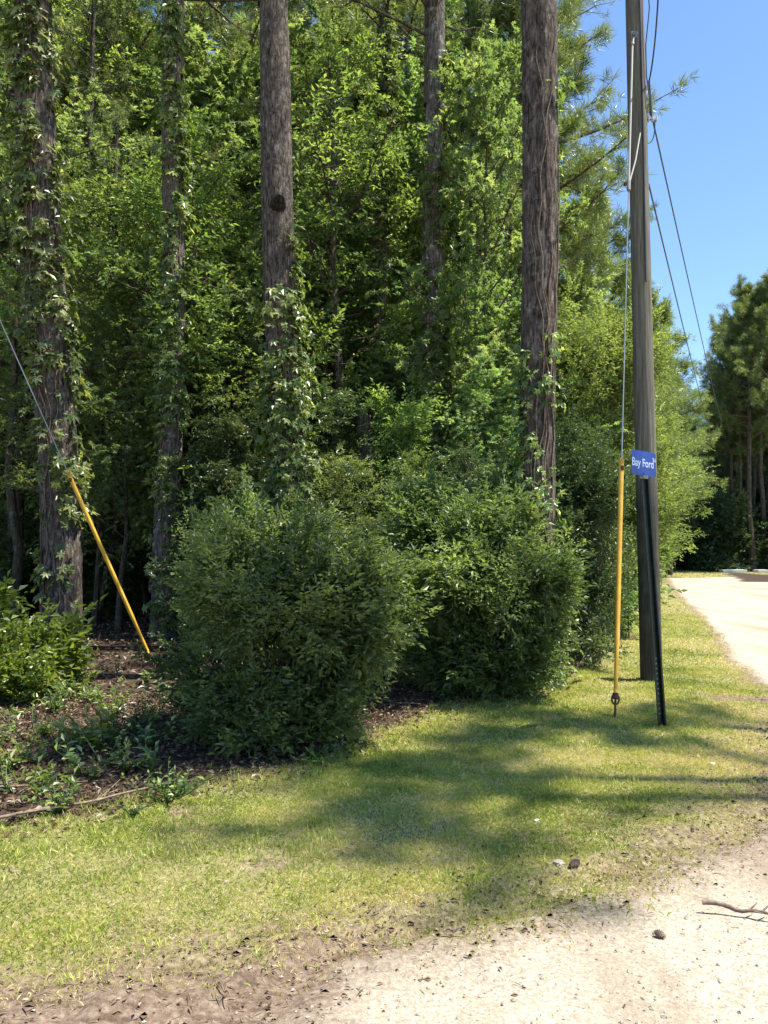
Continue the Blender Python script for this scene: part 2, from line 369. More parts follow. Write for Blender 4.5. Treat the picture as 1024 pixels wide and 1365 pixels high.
# ------------------------------------------------------------------ plan of the ground
def sdist(X, Y, poly):
    """signed distance to an open polyline, positive on its right-hand side"""
    best = np.full(X.shape, 1e9); sgn = np.ones(X.shape)
    for (ax, ay), (bx, by) in zip(poly[:-1], poly[1:]):
        dx, dy = bx - ax, by - ay; L2 = dx * dx + dy * dy
        t = np.clip(((X - ax) * dx + (Y - ay) * dy) / L2, 0, 1)
        d = np.hypot(X - ax - t * dx, Y - ay - t * dy)
        s = np.where((X - ax) * dy - (Y - ay) * dx > 0, 1., -1.)
        u = d < best; best = np.where(u, d, best); sgn = np.where(u, s, sgn)
    return best * sgn
G = lambda *a: tuple(gnd(*a))
ROADL = [(-40, .2), (-6, 1.7), (-1.2, 2.35), G(440, 1365), G(520, 1300), G(700, 1232), G(900, 1180), G(1024, 1120), (3.3, 5.6), (4.0, 7.4),
         (4.55, 9.3), (4.9, 10.5), (5.4, 12.4), (6.9, 16.7), (9.6, 25.4), (16.4, 46.0), (24, 49.5), (60, 51), (300, 55)]
DIRTL = [(-40, 1.7), (-6, 2.75), G(0, 1285), G(200, 1268), G(400, 1240), G(650, 1207), G(850, 1140), G(1000, 1065), (3.3, 6.6), (3.9, 8.2),
         (4.4, 9.6), (4.8, 10.7), (5.3, 12.5), (6.8, 16.8), (9.5, 25.5), (16.2, 46.2), (24, 49.9), (60, 51.4), (300, 55.4)]
WOODL = [(-40, 4.2), (-6, 4.5), G(0, 1110), G(150, 1090), G(300, 1052), G(450, 1008), G(560, 962), G(650, 935), G(740, 925), (2.5, 10.2),
         (3.3, 12.4), (7.0, 25), (12.4, 42), (19.5, 62), (27, 77), (37, 93), (45, 110)]
WOODR = [(45, 110), (38.3, 94), (31, 75), (24.5, 57.5), (40, 58), (300, 62)]
def spread(a, b, s0, g):
    o = [a]; s = s0
    while o[-1] < b: o.append(o[-1] + s); s *= g
    return o
xr = spread(6, 450, .045, 1.055)
xs = np.array(sorted(set([-v for v in xr] + list(np.arange(-5.96, 6, .04)) + xr)))
ys = np.array(sorted(set([-v for v in spread(2, 300, .3, 1.35)] + list(np.arange(-1.8, 1.9, .2)) + list(np.arange(1.9, 10, .04)) + spread(10, 450, .045, 1.022))))
XX, YY = np.meshgrid(xs, ys)
wob = (fbm(XX * 1.3, YY * 1.3) - .5) * .45 * np.clip(1.2 - YY / 40, .4, 1)
sr, sd_, sw = sdist(XX, YY, ROADL) + wob * .7, sdist(XX, YY, DIRTL) + wob * 1.1, -sdist(XX, YY, WOODL) + wob * .6
swr = -sdist(XX, YY, WOODR)      # left of WOODR when walked towards the viewer = right-hand wood
swr = np.where(YY > 40, swr, -50)
wood = np.maximum(np.where(YY < 4, -9, sw), swr + wob)
ROADR = [(3, -6), (9, 0), (11.5, 8), (14, 18), (18, 28), (26, 41), (300, 44)]
srr = sdist(XX, YY, ROADR)
sm = lambda v, w_: np.clip(v / w_ + .5, 0, 1)
gv = sm(sr, np.where(YY < 8, .8, .35)) * (1 - sm(srr, .8))
gr = np.clip(1 - sm(sd_, np.where(YY < 8, .9, .45)) + sm(srr, .8), 0, 1)
# patchy wear in the turf
patch = fbm(XX * .9 + 31, YY * .9 + 7)
gr = gr * np.clip(1.35 - 1.2 * sm(patch - .72, .10) * (YY < 9), 0, 1)
ff = sm(wood - .1, .35)
H = (fbm(XX * .35, YY * .35) - .5) * .10 + (fbm(XX * 3, YY * 3) - .5) * .02
dirtband = np.exp(-((sr + .45) / .5) ** 2) * (YY < 9) * (np.abs(XX) < 12)
H += dirtband * ((fbm(XX * 6 + YY * 2, YY * 14) - .5) * .05) + (gv > .5) * (fbm(XX * 12, YY * 12) - .5) * .012
# wheel rut pushed along the dirt edge
H += -.03 * np.exp(-((sr + .25) / .09) ** 2) * (YY < 5) - .02 * np.exp(-((sr - .25 + .1 * fbm(XX * 2, YY * 2)) / .12) ** 2) * (YY < 4.6) + .03 * np.exp(-((sr + .42) / .08) ** 2) * (YY < 5) * (fbm(XX * 4, YY * 4) > .45)
H += ff * .03
# low sand mound beside the big pine, and level pads
H += .10 * np.exp(-(((XX - 2.42) / .22) ** 2 + ((YY - 9.6) / .3) ** 2))
H -= .02
GZ = H
def gz(x, y):
    i = np.clip(np.searchsorted(xs, x) - 1, 0, len(xs) - 2); j = np.clip(np.searchsorted(ys, y) - 1, 0, len(ys) - 2)
    fx = (x - xs[i]) / (xs[i + 1] - xs[i]); fy = (y - ys[j]) / (ys[j + 1] - ys[j])
    return GZ[j, i] * (1 - fx) * (1 - fy) + GZ[j, i + 1] * fx * (1 - fy) + GZ[j + 1, i] * (1 - fx) * fy + GZ[j + 1, i + 1] * fx * fy
def samp(A, x, y):
    i = np.clip(np.searchsorted(xs, x), 0, len(xs) - 1); j = np.clip(np.searchsorted(ys, y), 0, len(ys) - 1); return A[j, i]
ny, nx = XX.shape
idx = np.arange(ny * nx).reshape(ny, nx)
Qa = np.stack([idx[:-1, :-1], idx[:-1, 1:], idx[1:, 1:], idx[1:, :-1]], -1).reshape(-1, 4)
VV = np.stack([XX, YY, GZ], -1).reshape(-1, 3)
cell = lambda A: ((A[:-1, :-1] + A[1:, 1:]) / 2).ravel()
cg, cf, cr = cell(gv), cell(ff), cell(gr)
klass = np.where(cf > .5, 0, np.where(cg > .5, 1, np.where(cr > .5, 2, 3)))
for k, nm_ in enumerate(('forest_floor', 'gravel_road', 'lawn', 'dirt_verge')):
    q = Qa[klass == k]; u, inv = np.unique(q, return_inverse=True)
    b = Buf(); b.add(VV[u], inv.reshape(-1, 4))
    o = b.obj(nm_, M['ground'], smooth=True, extra={'gv': gv.ravel()[u], 'gr': gr.ravel()[u], 'ff': ff.ravel()[u]})
    o['kind'] = 'structure'

# ------------------------------------------------------------------ turf, litter, gravel (countless: stuff)
rng = np.random.default_rng(11)
b = Buf()
def blades(n, x0, x1, y0, y1, h, wd, cone=.56):
    x = rng.uniform(x0, x1, n); y = rng.uniform(y0, y1, n)
    k = (np.abs(x) < cone * y + .8)
    x, y = x[k], y[k]
    g = samp(gr, x, y) * (1 - samp(gv, x, y)) * (1 - samp(ff, x, y)) * (.1 + 1.5 * fbm(x * 2.6, y * 2.6, 5) ** 1.3)
    k = rng.random(len(x)) < g * 1.1
    x, y = x[k], y[k]; m_ = len(x)
    hh = h * rng.uniform(.45, 1.25, m_) * (.7 + .7 * fbm(x * 1.5 + 9, y * 1.5))
    lean = rng.normal(size=(m_, 2)) * .42
    D = nrm(np.stack([lean[:, 0], lean[:, 1], np.ones(m_)], -1))
    S = rs(rng, m_); S[:, 2] = 0; S = nrm(S)
    P = np.stack([x, y, gz(x, y) - .004], -1)
    W = (wd * rng.uniform(.7, 1.3, m_))[:, None]; L = hh[:, None]
    mid = P + D * L * .55; tip = P + D * L + np.concatenate([lean * .35 * L, -.2 * L], -1)
    V = np.stack([P - S * W / 2, P + S * W / 2, mid + S * W * .38, tip], 1).reshape(-1, 3)
    dry = fbm(x * .8 + 3, y * .8 + 40)
    c = np.clip(rng.random(m_) * .62 + (dry - .5) * 1.1 + (fbm(x * 5, y * 5) - .5) * .7 + .08 + .25 * np.clip(1 - (-samp(sd_, x, y)) / .8, 0, 1) + (rng.random(m_) < .10) * .45, 0, 1)
    b.add(V, np.arange(m_ * 4).reshape(-1, 4), np.repeat(c, 4))
blades(440000, -3.2, 3.8, 2.9, 6.5, .028, .0030)
blades(260000, -3.5, 5.6, 6.5, 11, .036, .0055)
blades(130000, 0, 9, 11, 20, .045, .010)
blades(70000, 4, 20, 20, 48, .06, .022)
def tufts(n, x0, x1, y0, y1, h):
    x = rng.uniform(x0, x1, n); y = rng.uniform(y0, y1, n)
    k = rng.random(n) < (samp(gr, x, y) * (1 - samp(ff, x, y)) * (1 - samp(gv, x, y)) * np.clip((fbm(x * 3, y * 3) - .45) * 6, 0.05, 1) + .9 * np.exp(-(samp(wood, x, y) / .18) ** 2)); x, y = x[k], y[k]
    x = np.repeat(x, 12) + rng.normal(size=len(x) * 12) * .018; y = np.repeat(y, 12) + rng.normal(size=len(y) * 12) * .018; m_ = len(x)
    P = np.stack([x, y, gz(x, y)], -1); D = nrm(rng.normal(size=(m_, 3)) * .5 + np.array([0, 0, 1.])); 
    add_leaves(b, P, D, rs(rng, m_), h * rng.uniform(.4, 1.3, m_), .005, np.clip(np.repeat(rng.random(m_ // 12), 12) * .6 + rng.random(m_) * .25, 0, 1), fold=.1)
tufts(6500, -3.2, 4.2, 3.0, 9.5, .05)
blades(40000, 15, 55, 47, 95, .09, .05, .62)
tag(b.obj('grass', M['turf']), kind='stuff')

b = Buf()   # fallen leaves and pine straw on the woodland floor, thinning on the turf edge
def litter(n, x0, x1, y0, y1, L, off):
    x = rng.uniform(x0, x1, n); y = rng.uniform(y0, y1, n)
    w_ = samp(wood, x, y)
    k = rng.random(n) < np.clip((w_ + off) / .7, 0, 1); x, y = x[k], y[k]; m_ = len(x)
    P = np.stack([x, y, gz(x, y) + rng.uniform(.004, .03, m_)], -1)
    D = rs(rng, m_); D[:, 2] *= .35; N = nrm(np.array([0, 0, 1.]) + rng.normal(size=(m_, 3)) * .45)
    nd = rng.random(m_) < .45
    add_leaves(b, P, D, N, np.where(nd, L * 2.2, L) * rng.uniform(.6, 1.2, m_), np.where(nd, .004, L * .5), rng.random(m_))
litter(60000, -5.5, 3.2, 3.9, 9, .05, .25); litter(60000, -14, 6, 9, 25, .09, .2)
# stray dry leaves and twigs on lawn and dirt
n = 26000; x = rng.uniform(-2.6, 4.2, n); y = rng.uniform(2.5, 9, n); _q = samp(sr, x, y); k = rng.random(n) < (.04 + .95 * np.exp(-np.abs(_q + .4) * 2.2)) * np.where(_q > .05, .13, 1); x, y = x[k], y[k]; m_ = len(x)
P = np.stack([x, y, gz(x, y) + .008], -1); D = rs(rng, m_); D[:, 2] *= .2
nd = rng.random(m_) < .6
add_leaves(b, P, D, nrm(np.array([0, 0, 1.]) + rng.normal(size=(m_, 3)) * .4), np.where(nd, .06, .028) * rng.uniform(.4, 1.2, m_), np.where(nd, .004, .012), rng.random(m_) ** .8)
tag(b.obj('leaf_litter', M['litter']), kind='stuff')

b = Buf()   # crumbs of earth and bark in the worn strip
n = 16000; x = rng.uniform(-2.6, 4.0, n); y = rng.uniform(2.4, 7.5, n); q_ = samp(sr, x, y)
k = rng.random(n) < np.exp(-((q_ + .35) / .38) ** 2) * np.clip(fbm(x * 3, y * 6) * 2.6 - .8, 0, 1); x, y = x[k], y[k]; n = len(x)
r = .004 + .013 * rng.random(n) ** 3
oc = np.array([[1, 0, 0], [0, 1, 0], [-1, 0, 0], [0, -1, 0], [0, 0, .6], [0, 0, -.5]])
V = oc[None] * (r[:, None, None] * rng.uniform(.5, 1.6, (n, 6, 1))) + np.stack([x, y, gz(x, y) + r * .2], -1)[:, None]
b.add(V.reshape(-1, 3), (np.array([[0, 1, 2, 4], [2, 3, 0, 4]])[None] + np.arange(n)[:, None, None] * 6).reshape(-1, 4))
tag(b.obj('dirt_crumbs', M['crumb']), kind='stuff')
b = Buf()   # loose stones on the road
n = 34000; x = rng.uniform(-2.4, 5.2, n); y = 2.3 + rng.random(n) ** 1.6 * 8.5
k = rng.random(n) < np.clip(samp(sr, x, y) * .5 + .38, 0.0, .6); x, y = x[k], y[k]; n = len(x)
r = .0035 + .007 * rng.random(n) ** 3.5
oc = np.array([[1, 0, 0], [0, 1, 0], [-1, 0, 0], [0, -1, 0], [0, 0, .7], [0, 0, -.5]])
V = oc[None] * (r[:, None, None] * rng.uniform(.6, 1.4, (n, 6, 1))) ; a = rng.uniform(0, 6.28, n)
ca, sa = np.cos(a)[:, None], np.sin(a)[:, None]
V = np.stack([V[..., 0] * ca - V[..., 1] * sa, V[..., 0] * sa + V[..., 1] * ca, V[..., 2]], -1) + np.stack([x, y, gz(x, y) + r * .25], -1)[:, None]
q = np.array([[0, 1, 4, 4], [1, 2, 4, 4], [2, 3, 4, 4], [3, 0, 4, 4]])
# two quads per stone top: (0,1,2,4) and (2,3,0,4)
q = np.array([[0, 1, 2, 4], [2, 3, 0, 4]])
Q = (q[None] + np.arange(n)[:, None, None] * 6).reshape(-1, 4)
b.add(V.reshape(-1, 3), Q, np.repeat(rng.random(n), 6))
tag(b.obj('gravel', M['stone']), kind='stuff')

# ------------------------------------------------------------------ generators for vegetation
def leafy_meshes(seed, Ht, zb, Rr, nl, leafL, leafW, K=9, palm=False, lmat='oak', bmat='bark_far', r0=.09, dens=1.0, up=.55):
    g = np.random.default_rng(seed); tb = Buf(); cb = Buf()
    zt = np.linspace(0, Ht, 9); wobx = np.cumsum(g.normal(size=9) * .10); woby = np.cumsum(g.normal(size=9) * .10)
    wobx -= wobx[0]; woby -= woby[0]
    P = np.stack([wobx, woby, zt], -1); rad = r0 * (1 - zt / Ht * .9); rad[0] *= 1.3
    tb.add(*tube(P, rad, 8))
    T, D, L_, rn = [], [], [], []
    for i in range(nl):
        f = (i + g.random()) / nl; z = zb + (Ht - zb) * f * .97
        ctr = np.array([np.interp(z, zt, wobx), np.interp(z, zt, woby), z])
        az = i * 2.39996 + g.normal() * .4
        prof = math.sin(math.pi * min(.97, .22 + .74 * f)) ** .7
        L = Rr * prof * g.uniform(.6, 1.2)
        el = R(g.uniform(8, 40) + 30 * f * up)
        d = np.array([math.cos(az) * math.cos(el), math.sin(az) * math.cos(el), math.sin(el)])
        t = np.linspace(0, 1, 5)[:, None]
        bend = g.normal(size=3) * .12
        LP = ctr + d * L * t + bend * L * t ** 2 - np.array([0, 0, .14]) * L * t ** 2.5
        tb.add(*tube(LP, np.linspace(.2, .05, 5) * r0 * (.5 + .5 * prof) + .004, 5))
        tone = g.random()
        ns = max(4, int(9 * dens * (L / Rr + .3)))
        for s in range(ns):
            fs = .25 + .75 * (s + g.random()) / ns
            q = np.array([np.interp(fs, t[:, 0], LP[:, k]) for k in range(3)])
            sd = nrm(d * .55 + g.normal(size=3) * np.array([.7, .7, .35]) + np.array([0, 0, .12]))
            SL = L * .34 * g.uniform(.5, 1.2) * (1.15 - .5 * fs) + .15
            SP = q + sd * SL * np.linspace(0, 1, 3)[:, None]
            tb.add(*tube(SP, [.008, .006, .003], 3))
            nt_ = max(3, int(5 * dens))
            for k in range(nt_):
                ft = .15 + .85 * (k + g.random()) / nt_
                T.append(q + sd * SL * ft); D.append(nrm(sd * .7 + g.normal(size=3) * np.array([.6, .6, .4]) + np.array([0, 0, .05])))
                L_.append(g.uniform(.25, .5)); rn.append(np.clip(tone * .55 + g.random() * .5, 0, 1))
    sprays(cb, g, np.array(T), np.array(D), np.array(L_), K, leafL, leafW, np.array(rn), palm)
    return tb.mesh('trunk', M[bmat], True), cb.mesh('crown', M[lmat])

def pine_meshes(seed, Ht, zb, Rr, nl, ndl=14, nL=.2, nW=.012, r0=.16, bmat='bark_far', sub=6, tufts=4, lean=0):
    g = np.random.default_rng(seed); tb = Buf(); cb = Buf()
    zt = np.linspace(0, Ht, 12); wx = np.cumsum(g.normal(size=12) * .05); wy = np.cumsum(g.normal(size=12) * .05); wx -= wx[0]; wy -= wy[0]
    P = np.stack([wx, wy, zt], -1); rad = r0 * (1 - (zt / Ht) ** 1.4 * .85); rad[0] *= 1.25
    tb.add(*tube(P, rad, 12))
    T, D, rn = [], [], []
    for i in range(nl):
        f = (i + g.random()) / nl; z = zb + (Ht - zb) * f * .98
        ctr = np.array([np.interp(z, zt, wx), np.interp(z, zt, wy), z]); az = i * 2.39996 + g.normal() * .5
        prof = (1 - f) ** .55 * (.55 + .45 * min(1, f * 5)) + .12
        L = Rr * prof * g.uniform(.55, 1.15); el = R(g.uniform(-8, 22) + 40 * f)
        d = np.array([math.cos(az) * math.cos(el), math.sin(az) * math.cos(el), math.sin(el)])
        t = np.linspace(0, 1, 6)[:, None]; bend = g.normal(size=3) * .15
        LP = ctr + d * L * t + bend * L * t ** 2 + np.array([0, 0, .12]) * L * t ** 3
        tb.add(*tube(LP, np.linspace(.3, .07, 6) * r0 * (.4 + .6 * prof) + .004, 5))
        for s in range(sub):
            fs = .35 + .65 * (s + g.random()) / sub
            q = np.array([np.interp(fs, t[:, 0], LP[:, k]) for k in range(3)])
            sd = nrm(d * .8 + g.normal(size=3) * np.array([.6, .6, .3]) + np.array([0, 0, .2])); SL = (L * .28 * g.uniform(.5, 1.2) + .2) * (1.2 - .5 * fs)
            tb.add(*tube(q + sd * SL * np.linspace(0, 1, 3)[:, None], [.012, .009, .005], 3))
            for k in range(tufts):
                T.append(q + sd * SL * (.3 + .7 * (k + 1) / tufts) + g.normal(size=3) * .08); D.append(nrm(sd + g.normal(size=3) * .5 + np.array([0, 0, .35])))
                rn.append(g.random())
    T = np.array(T); D = np.array(D); rn = np.array(rn)
    for k in range(ndl):
        d = nrm(D * .75 + rs(g, len(T)) * .9)
        P = T + D * g.uniform(-.08, .10, (len(T), 1))
        add_leaves(cb, P, d, rs(g, len(T)), nL * g.uniform(.7, 1.2, len(T)), nW, np.clip(rn * .6 + g.random(len(T)) * .4, 0, 1), fold=.1)
    return tb.mesh('trunk', M[bmat], True), cb.mesh('crown', M['needle'])

def bush_meshes(seed, blobs, nsp, K, leafL, leafW, lmat, ln=.16, stems=26, base=(0, 0), tilt=.7, palm=False, cl=.15, per=34):
    """ragged shrub: leafy clumps of several sizes strung over and beyond a few coarse masses, with gaps between"""
    g = np.random.default_rng(seed); sb = Buf(); cb = Buf()
    bl = np.array(blobs, float); area = bl[:, 3] * bl[:, 4] + bl[:, 4] * bl[:, 5] + bl[:, 3] * bl[:, 5]
    nc = max(8, nsp // per); pick = g.choice(len(bl), nc, p=area / area.sum())
    u = rs(g, nc); rr = .45 + .6 * g.random(nc) ** .55 + (g.random(nc) < .22) * g.uniform(0, .18, nc)
    cc = bl[pick, :3] + u * bl[pick, 3:6] * rr[:, None]
    jx = np.stack([fbm(cc[:, 0] * 2.2 + 4, cc[:, 2] * 2.2 + k_) - .5 for k_ in (3, 21, 47)], -1)
    cc = cc + jx * 1.3 * bl[pick, 3:6].mean(1, keepdims=True); keep_ = fbm(cc[:, 0] * 3 + cc[:, 1] * 2.1, cc[:, 2] * 3.3 + 9) > .40
    cc, pick = cc[keep_], pick[keep_]; u = u[keep_]; nc = len(cc)
    cs = cl * g.uniform(.35, 1.75, nc) * (.6 + 1.0 * (bl[pick, 3:6].mean(1) / .8))
    cu = nrm(u * .7 + np.array([0, 0, .7]) + g.normal(size=(nc, 3)) * .3)
    wgt = cs ** 2; j = g.choice(nc, nsp, p=wgt / wgt.sum())
    q = rs(g, nsp) * (g.random(nsp) ** .45)[:, None]
    T = cc[j] + q * cs[j][:, None] + cu[j] * (g.normal(size=nsp) * cs[j] * .65)[:, None]
    tone_c = g.random(nc)
    # long shoots poking out of the outline
    ns = nsp // 20; js = g.integers(nc, size=ns); f = g.random(ns)
    k2 = np.repeat(np.arange(ns), 4); ff_ = np.tile(np.linspace(.2, 1, 4), ns)
    Tsh = cc[js][k2] + (cu[js] * (cs[js] * g.uniform(1.3, 3.4, ns))[:, None])[k2] * ff_[:, None]
    T = np.vstack([T, Tsh]); j = np.concatenate([j, js[k2]])
    k = T[:, 2] > .05; T, j = T[k], j[k]
    D = nrm((T - cc[j]) / cs[j][:, None] * .6 + cu[j] * .6 + g.normal(size=(len(T), 3)) * .4)
    tone = tone_c[j] ** 1.3 * .65 + g.random(len(T)) * .35
    lsz = g.uniform(.6, 1.35, nc)[j]
    sprays(cb, g, T, D, g.uniform(.6, 1.35, len(T)) * ln, K, leafL * lsz, leafW * lsz, np.clip(tone, 0, 1), palm, .15, tilt)
    for i in range(stems):
        q_ = cc[g.integers(nc)]; b0 = np.array([base[0] + g.normal() * .2, base[1] + g.normal() * .2, 0])
        mid = (b0 + q_) / 2 + g.normal(size=3) * .12 + np.array([0, 0, .1])
        tt = np.linspace(0, 1, 6)[:, None]; PP = (1 - tt) ** 2 * b0 + 2 * tt * (1 - tt) * mid + tt ** 2 * q_
        sb.add(*tube(PP, np.linspace(.013, .003, 6), 5))
    return sb.mesh('stems', M['bark_far'], True), cb.mesh('foliage', M[lmat])

def plant(name, meshes, loc, label, cat, group=None, rz=0, s=1, parts=('trunk', 'crown')):
    r = empty(name, loc, rz, s)
    for pn, me in zip(parts, meshes): link(pn, me, r)
    return tag(r, label, cat, group)

# ------------------------------------------------------------------ the big pines at the front of the wood
def trunk_axis(b0, t0, ztop, seed, bend=.06):
    g = np.random.default_rng(seed); n = 14; z = np.linspace(0, ztop, n)
    k = np.minimum(z, t0[2] + 1) / t0[2]; ax = np.stack([b0[0] + (t0[0] - b0[0]) * k, b0[1] + (t0[1] - b0[1]) * k], -1)
    ph = g.uniform(0, 6.28, 4)
    ax[:, 0] += bend * np.sin(z * .5 + ph[0]) * np.clip(z / 2, 0, 1); ax[:, 1] += bend * np.sin(z * .43 + ph[1]) * np.clip(z / 2, 0, 1)
    return z, ax
def big_trunk(z, ax, r_fun, seed, n=56, dz=.035, plates=.010):
    zz = np.arange(-.1, z[-1], dz); P = np.stack([np.interp(zz, z, ax[:, 0]) - ax[0, 0], np.interp(zz, z, ax[:, 1]) - ax[0, 1], zz], -1)
    rad = np.array([r_fun(v) for v in zz]); th = np.arange(n) / n * 2 * np.pi
    TH, ZZ = np.meshgrid(th, zz)
    cx, sx_ = np.cos(TH), np.sin(TH)
    f1 = vnoise(TH / (2 * np.pi) * 256 / 16 + 3 * seed, ZZ * 5.5); f2 = fbm(cx * 7 + ZZ * .8 + seed, sx_ * 7 + ZZ * 1.6, 3)
    ridge = np.abs(f1 - .5) * 2
    wb = (np.minimum(ridge, .35) / .35 - .6) * plates * .7 + (f2 - .5) * .022
    wb += (np.cos(TH * 5 + seed) * .25 * np.exp(-np.clip(ZZ, 0, 9) / .25)) * r_fun(1.0) * .6
    # light plaster of loose flakes
    return tube(P, rad, n, wob=wb)
def pine_tree_front(name, label, pxb, yb, pxt, pyt, dia_px, seed, dia_top=None, H=20, mat_='bark', crown=None, crs=1.0, dtop=0.0):
    x0 = (pxb - 512) / F * yb; b0 = np.array([x0, yb]); t0 = at(pxt, pyt, yb + dtop)
    z, ax = trunk_axis(b0, t0, H, seed)
    r1 = dia_px / F * yb / 2; r2 = (dia_top or dia_px * .92) / F * yb / 2
    rf = lambda v: (r1 + (r2 - r1) * min(v, 9) / 8) * (1 if v < 9 else max(.25, 1 - (v - 9) / (H - 9) * .7)) * (1 + .35 * math.exp(-max(v, 0) / .3))
    root = empty(name, (x0, yb, float(gz(x0, yb))))
    tb = Buf(); tb.add(*big_trunk(z, ax, rf, seed)); tb.obj('trunk', M[mat_], root, smooth=True)
    if crown is not None:
        c = link('crown', crown[1], root); c.location = (ax[-1, 0] - x0, ax[-1, 1] - yb, H - 9.5 * crs); c.scale = (crs,) * 3; c.rotation_euler = (0, 0, seed * 1.3)
        c = link('limbs', crown[0], root); c.location = (ax[-1, 0] - x0, ax[-1, 1] - yb, H - 9.5 * crs); c.scale = (crs,) * 3; c.rotation_euler = (0, 0, seed * 1.3)
    tag(root, label, 'pine tree')
    return dict(z=z, ax=ax, rf=rf, root=root)
crownA = pine_meshes(41, 10, 1.2, 3.4, 34, r0=.12, ndl=12, nW=.014, bmat='bark')
pA = pine_tree_front('pine_tree', 'thick pine at the far left, trunk leaning left and furred with creeper high up', 86, 12.0, 48, 0, 50, 3, 50, crown=crownA)
pB = pine_tree_front('pine_tree', 'slimmer pine with pale mottled bark right of the leaning yellow guy guard', 222, 14.5, 233, 0, 33, 5, 29, mat_='bark_pale', crown=crownA)
pC = pine_tree_front('pine_tree', 'stout straight pine with a dark knot, greenery around it only below the knot', 398, 12.6, 361, 0, 47, 8, 42, crown=crownA)
pD = pine_tree_front('pine_tree', 'pine with creeper leaves edging its trunk, between the knotted pine and the biggest trunk', 583, 15.5, 578, 0, 34, 12, 28, mat_='bark_pale', crown=crownA)
pE = pine_tree_front('pine_tree', 'broad pine trunk nearest the road with bare vine stems twisting up its right side', 720, 9.5, 714, 0, 47, 15, 48, crown=crownA, crs=.9)
# knot on the stout pine
kz = at(376, 272, 12.3)[2]
kx = np.interp(kz, pC['z'], pC['ax'][:, 0]); ky = np.interp(kz, pC['z'], pC['ax'][:, 1])
kb = Buf(); V, Q = tube([[.02, -.12, -.02], [.05, -.27, .0], [.09, -.36, .04], [.11, -.38, .08]], [.15, .12, .095, .03], 10, cap=True); kb.add(V, Q)
ko = kb.obj('branch_knot', bark_mat('knot_bark', (.01, .008, .006), (.03, .022, .018), (.06, .045, .035)), pC['root'], smooth=True)
ko.location = (kx - pC['ax'][0, 0], ky - pC['ax'][0, 1], kz)
# thin bare saplings / dead snags directly seen between them
thin = [('slim dark pine trunk just left of the thick leaning pine', 26, 17.5, 22, 0, 20, 21), ('slender pole-like pine seen between the mottled pine and the knotted pine', 333, 26, 337, 0, 9, 23),
        ('dark slim pine, its stem hidden in ivy, between the knotted pine and the creeper-edged pine', 505, 17.5, 512, 0, 20, 24), ('dark pine behind the gap just left of the broadest trunk', 655, 21, 641, 0, 15, 26),
        ('slim pine close behind the left side of the broadest trunk', 678, 19.5, 684, 0, 11, 27), ('thin bare stem in the gap left of the knotted pine', 300, 19, 285, 200, 5, 28),
        ('thin bare stem crossing the shade right of the knotted pine', 455, 16, 447, 300, 6, 29), ('thin leaning stem behind the lower half of the yellow guy guard', 128, 17, 150, 300, 7, 30)]
for i_, (pxb, yb, dx_, dp) in enumerate([(165, 24, 8, 7), (60, 23, -6, 8), (190, 28, 4, 6), (268, 25, 10, 6), (345, 22, -8, 5), (430, 24, 6, 7), (475, 27, -5, 6), (545, 26, 4, 7), (612, 25, -6, 6), (640, 30, 4, 6), (8, 27, -5, 8), (110, 19, 14, 5)]):
    thin.append(('thin dark stem in the woods, %s from the left among twelve such slender stems' % ['fifth', 'second', 'fourth', 'sixth', 'seventh', 'eighth', 'ninth', 'tenth', 'eleventh', 'twelfth', 'first', 'third'][i_], pxb, yb, pxb + dx_, 0, dp, 31 + i_))
THIN = []
for lb, pxb, yb, pxt, pyt, dp, sd0 in thin:
    THIN.append(pine_tree_front('pine_tree', lb, pxb, yb, pxt, pyt, dp, sd0, H=19 if dp > 8 else (11 if sd0 < 31 else 16), mat_='bark_far', crown=crownA, crs=.75 if dp > 8 else (.35 if sd0 < 31 else .5)))
# broken brown stump between knotted and creeper pine
sx, sy = (500 - 512) / F * 13.5, 13.5
root = empty('dead_snag', (sx, sy, float(gz(sx, sy))))
zz = np.linspace(-.1, 3.9, 60); tb = Buf(); tb.add(*tube(np.stack([-.05 * zz, .02 * zz, zz], -1), .2 * (1 - zz / 9), 20, wob=(np.random.default_rng(4).random((60, 20)) - .5) * .03)); tb.obj('stump', M['bark'], root, smooth=True)
tag(root, 'reddish broken dead trunk standing in shade behind the front shrubs, below the yellow-green sapling', 'dead tree')

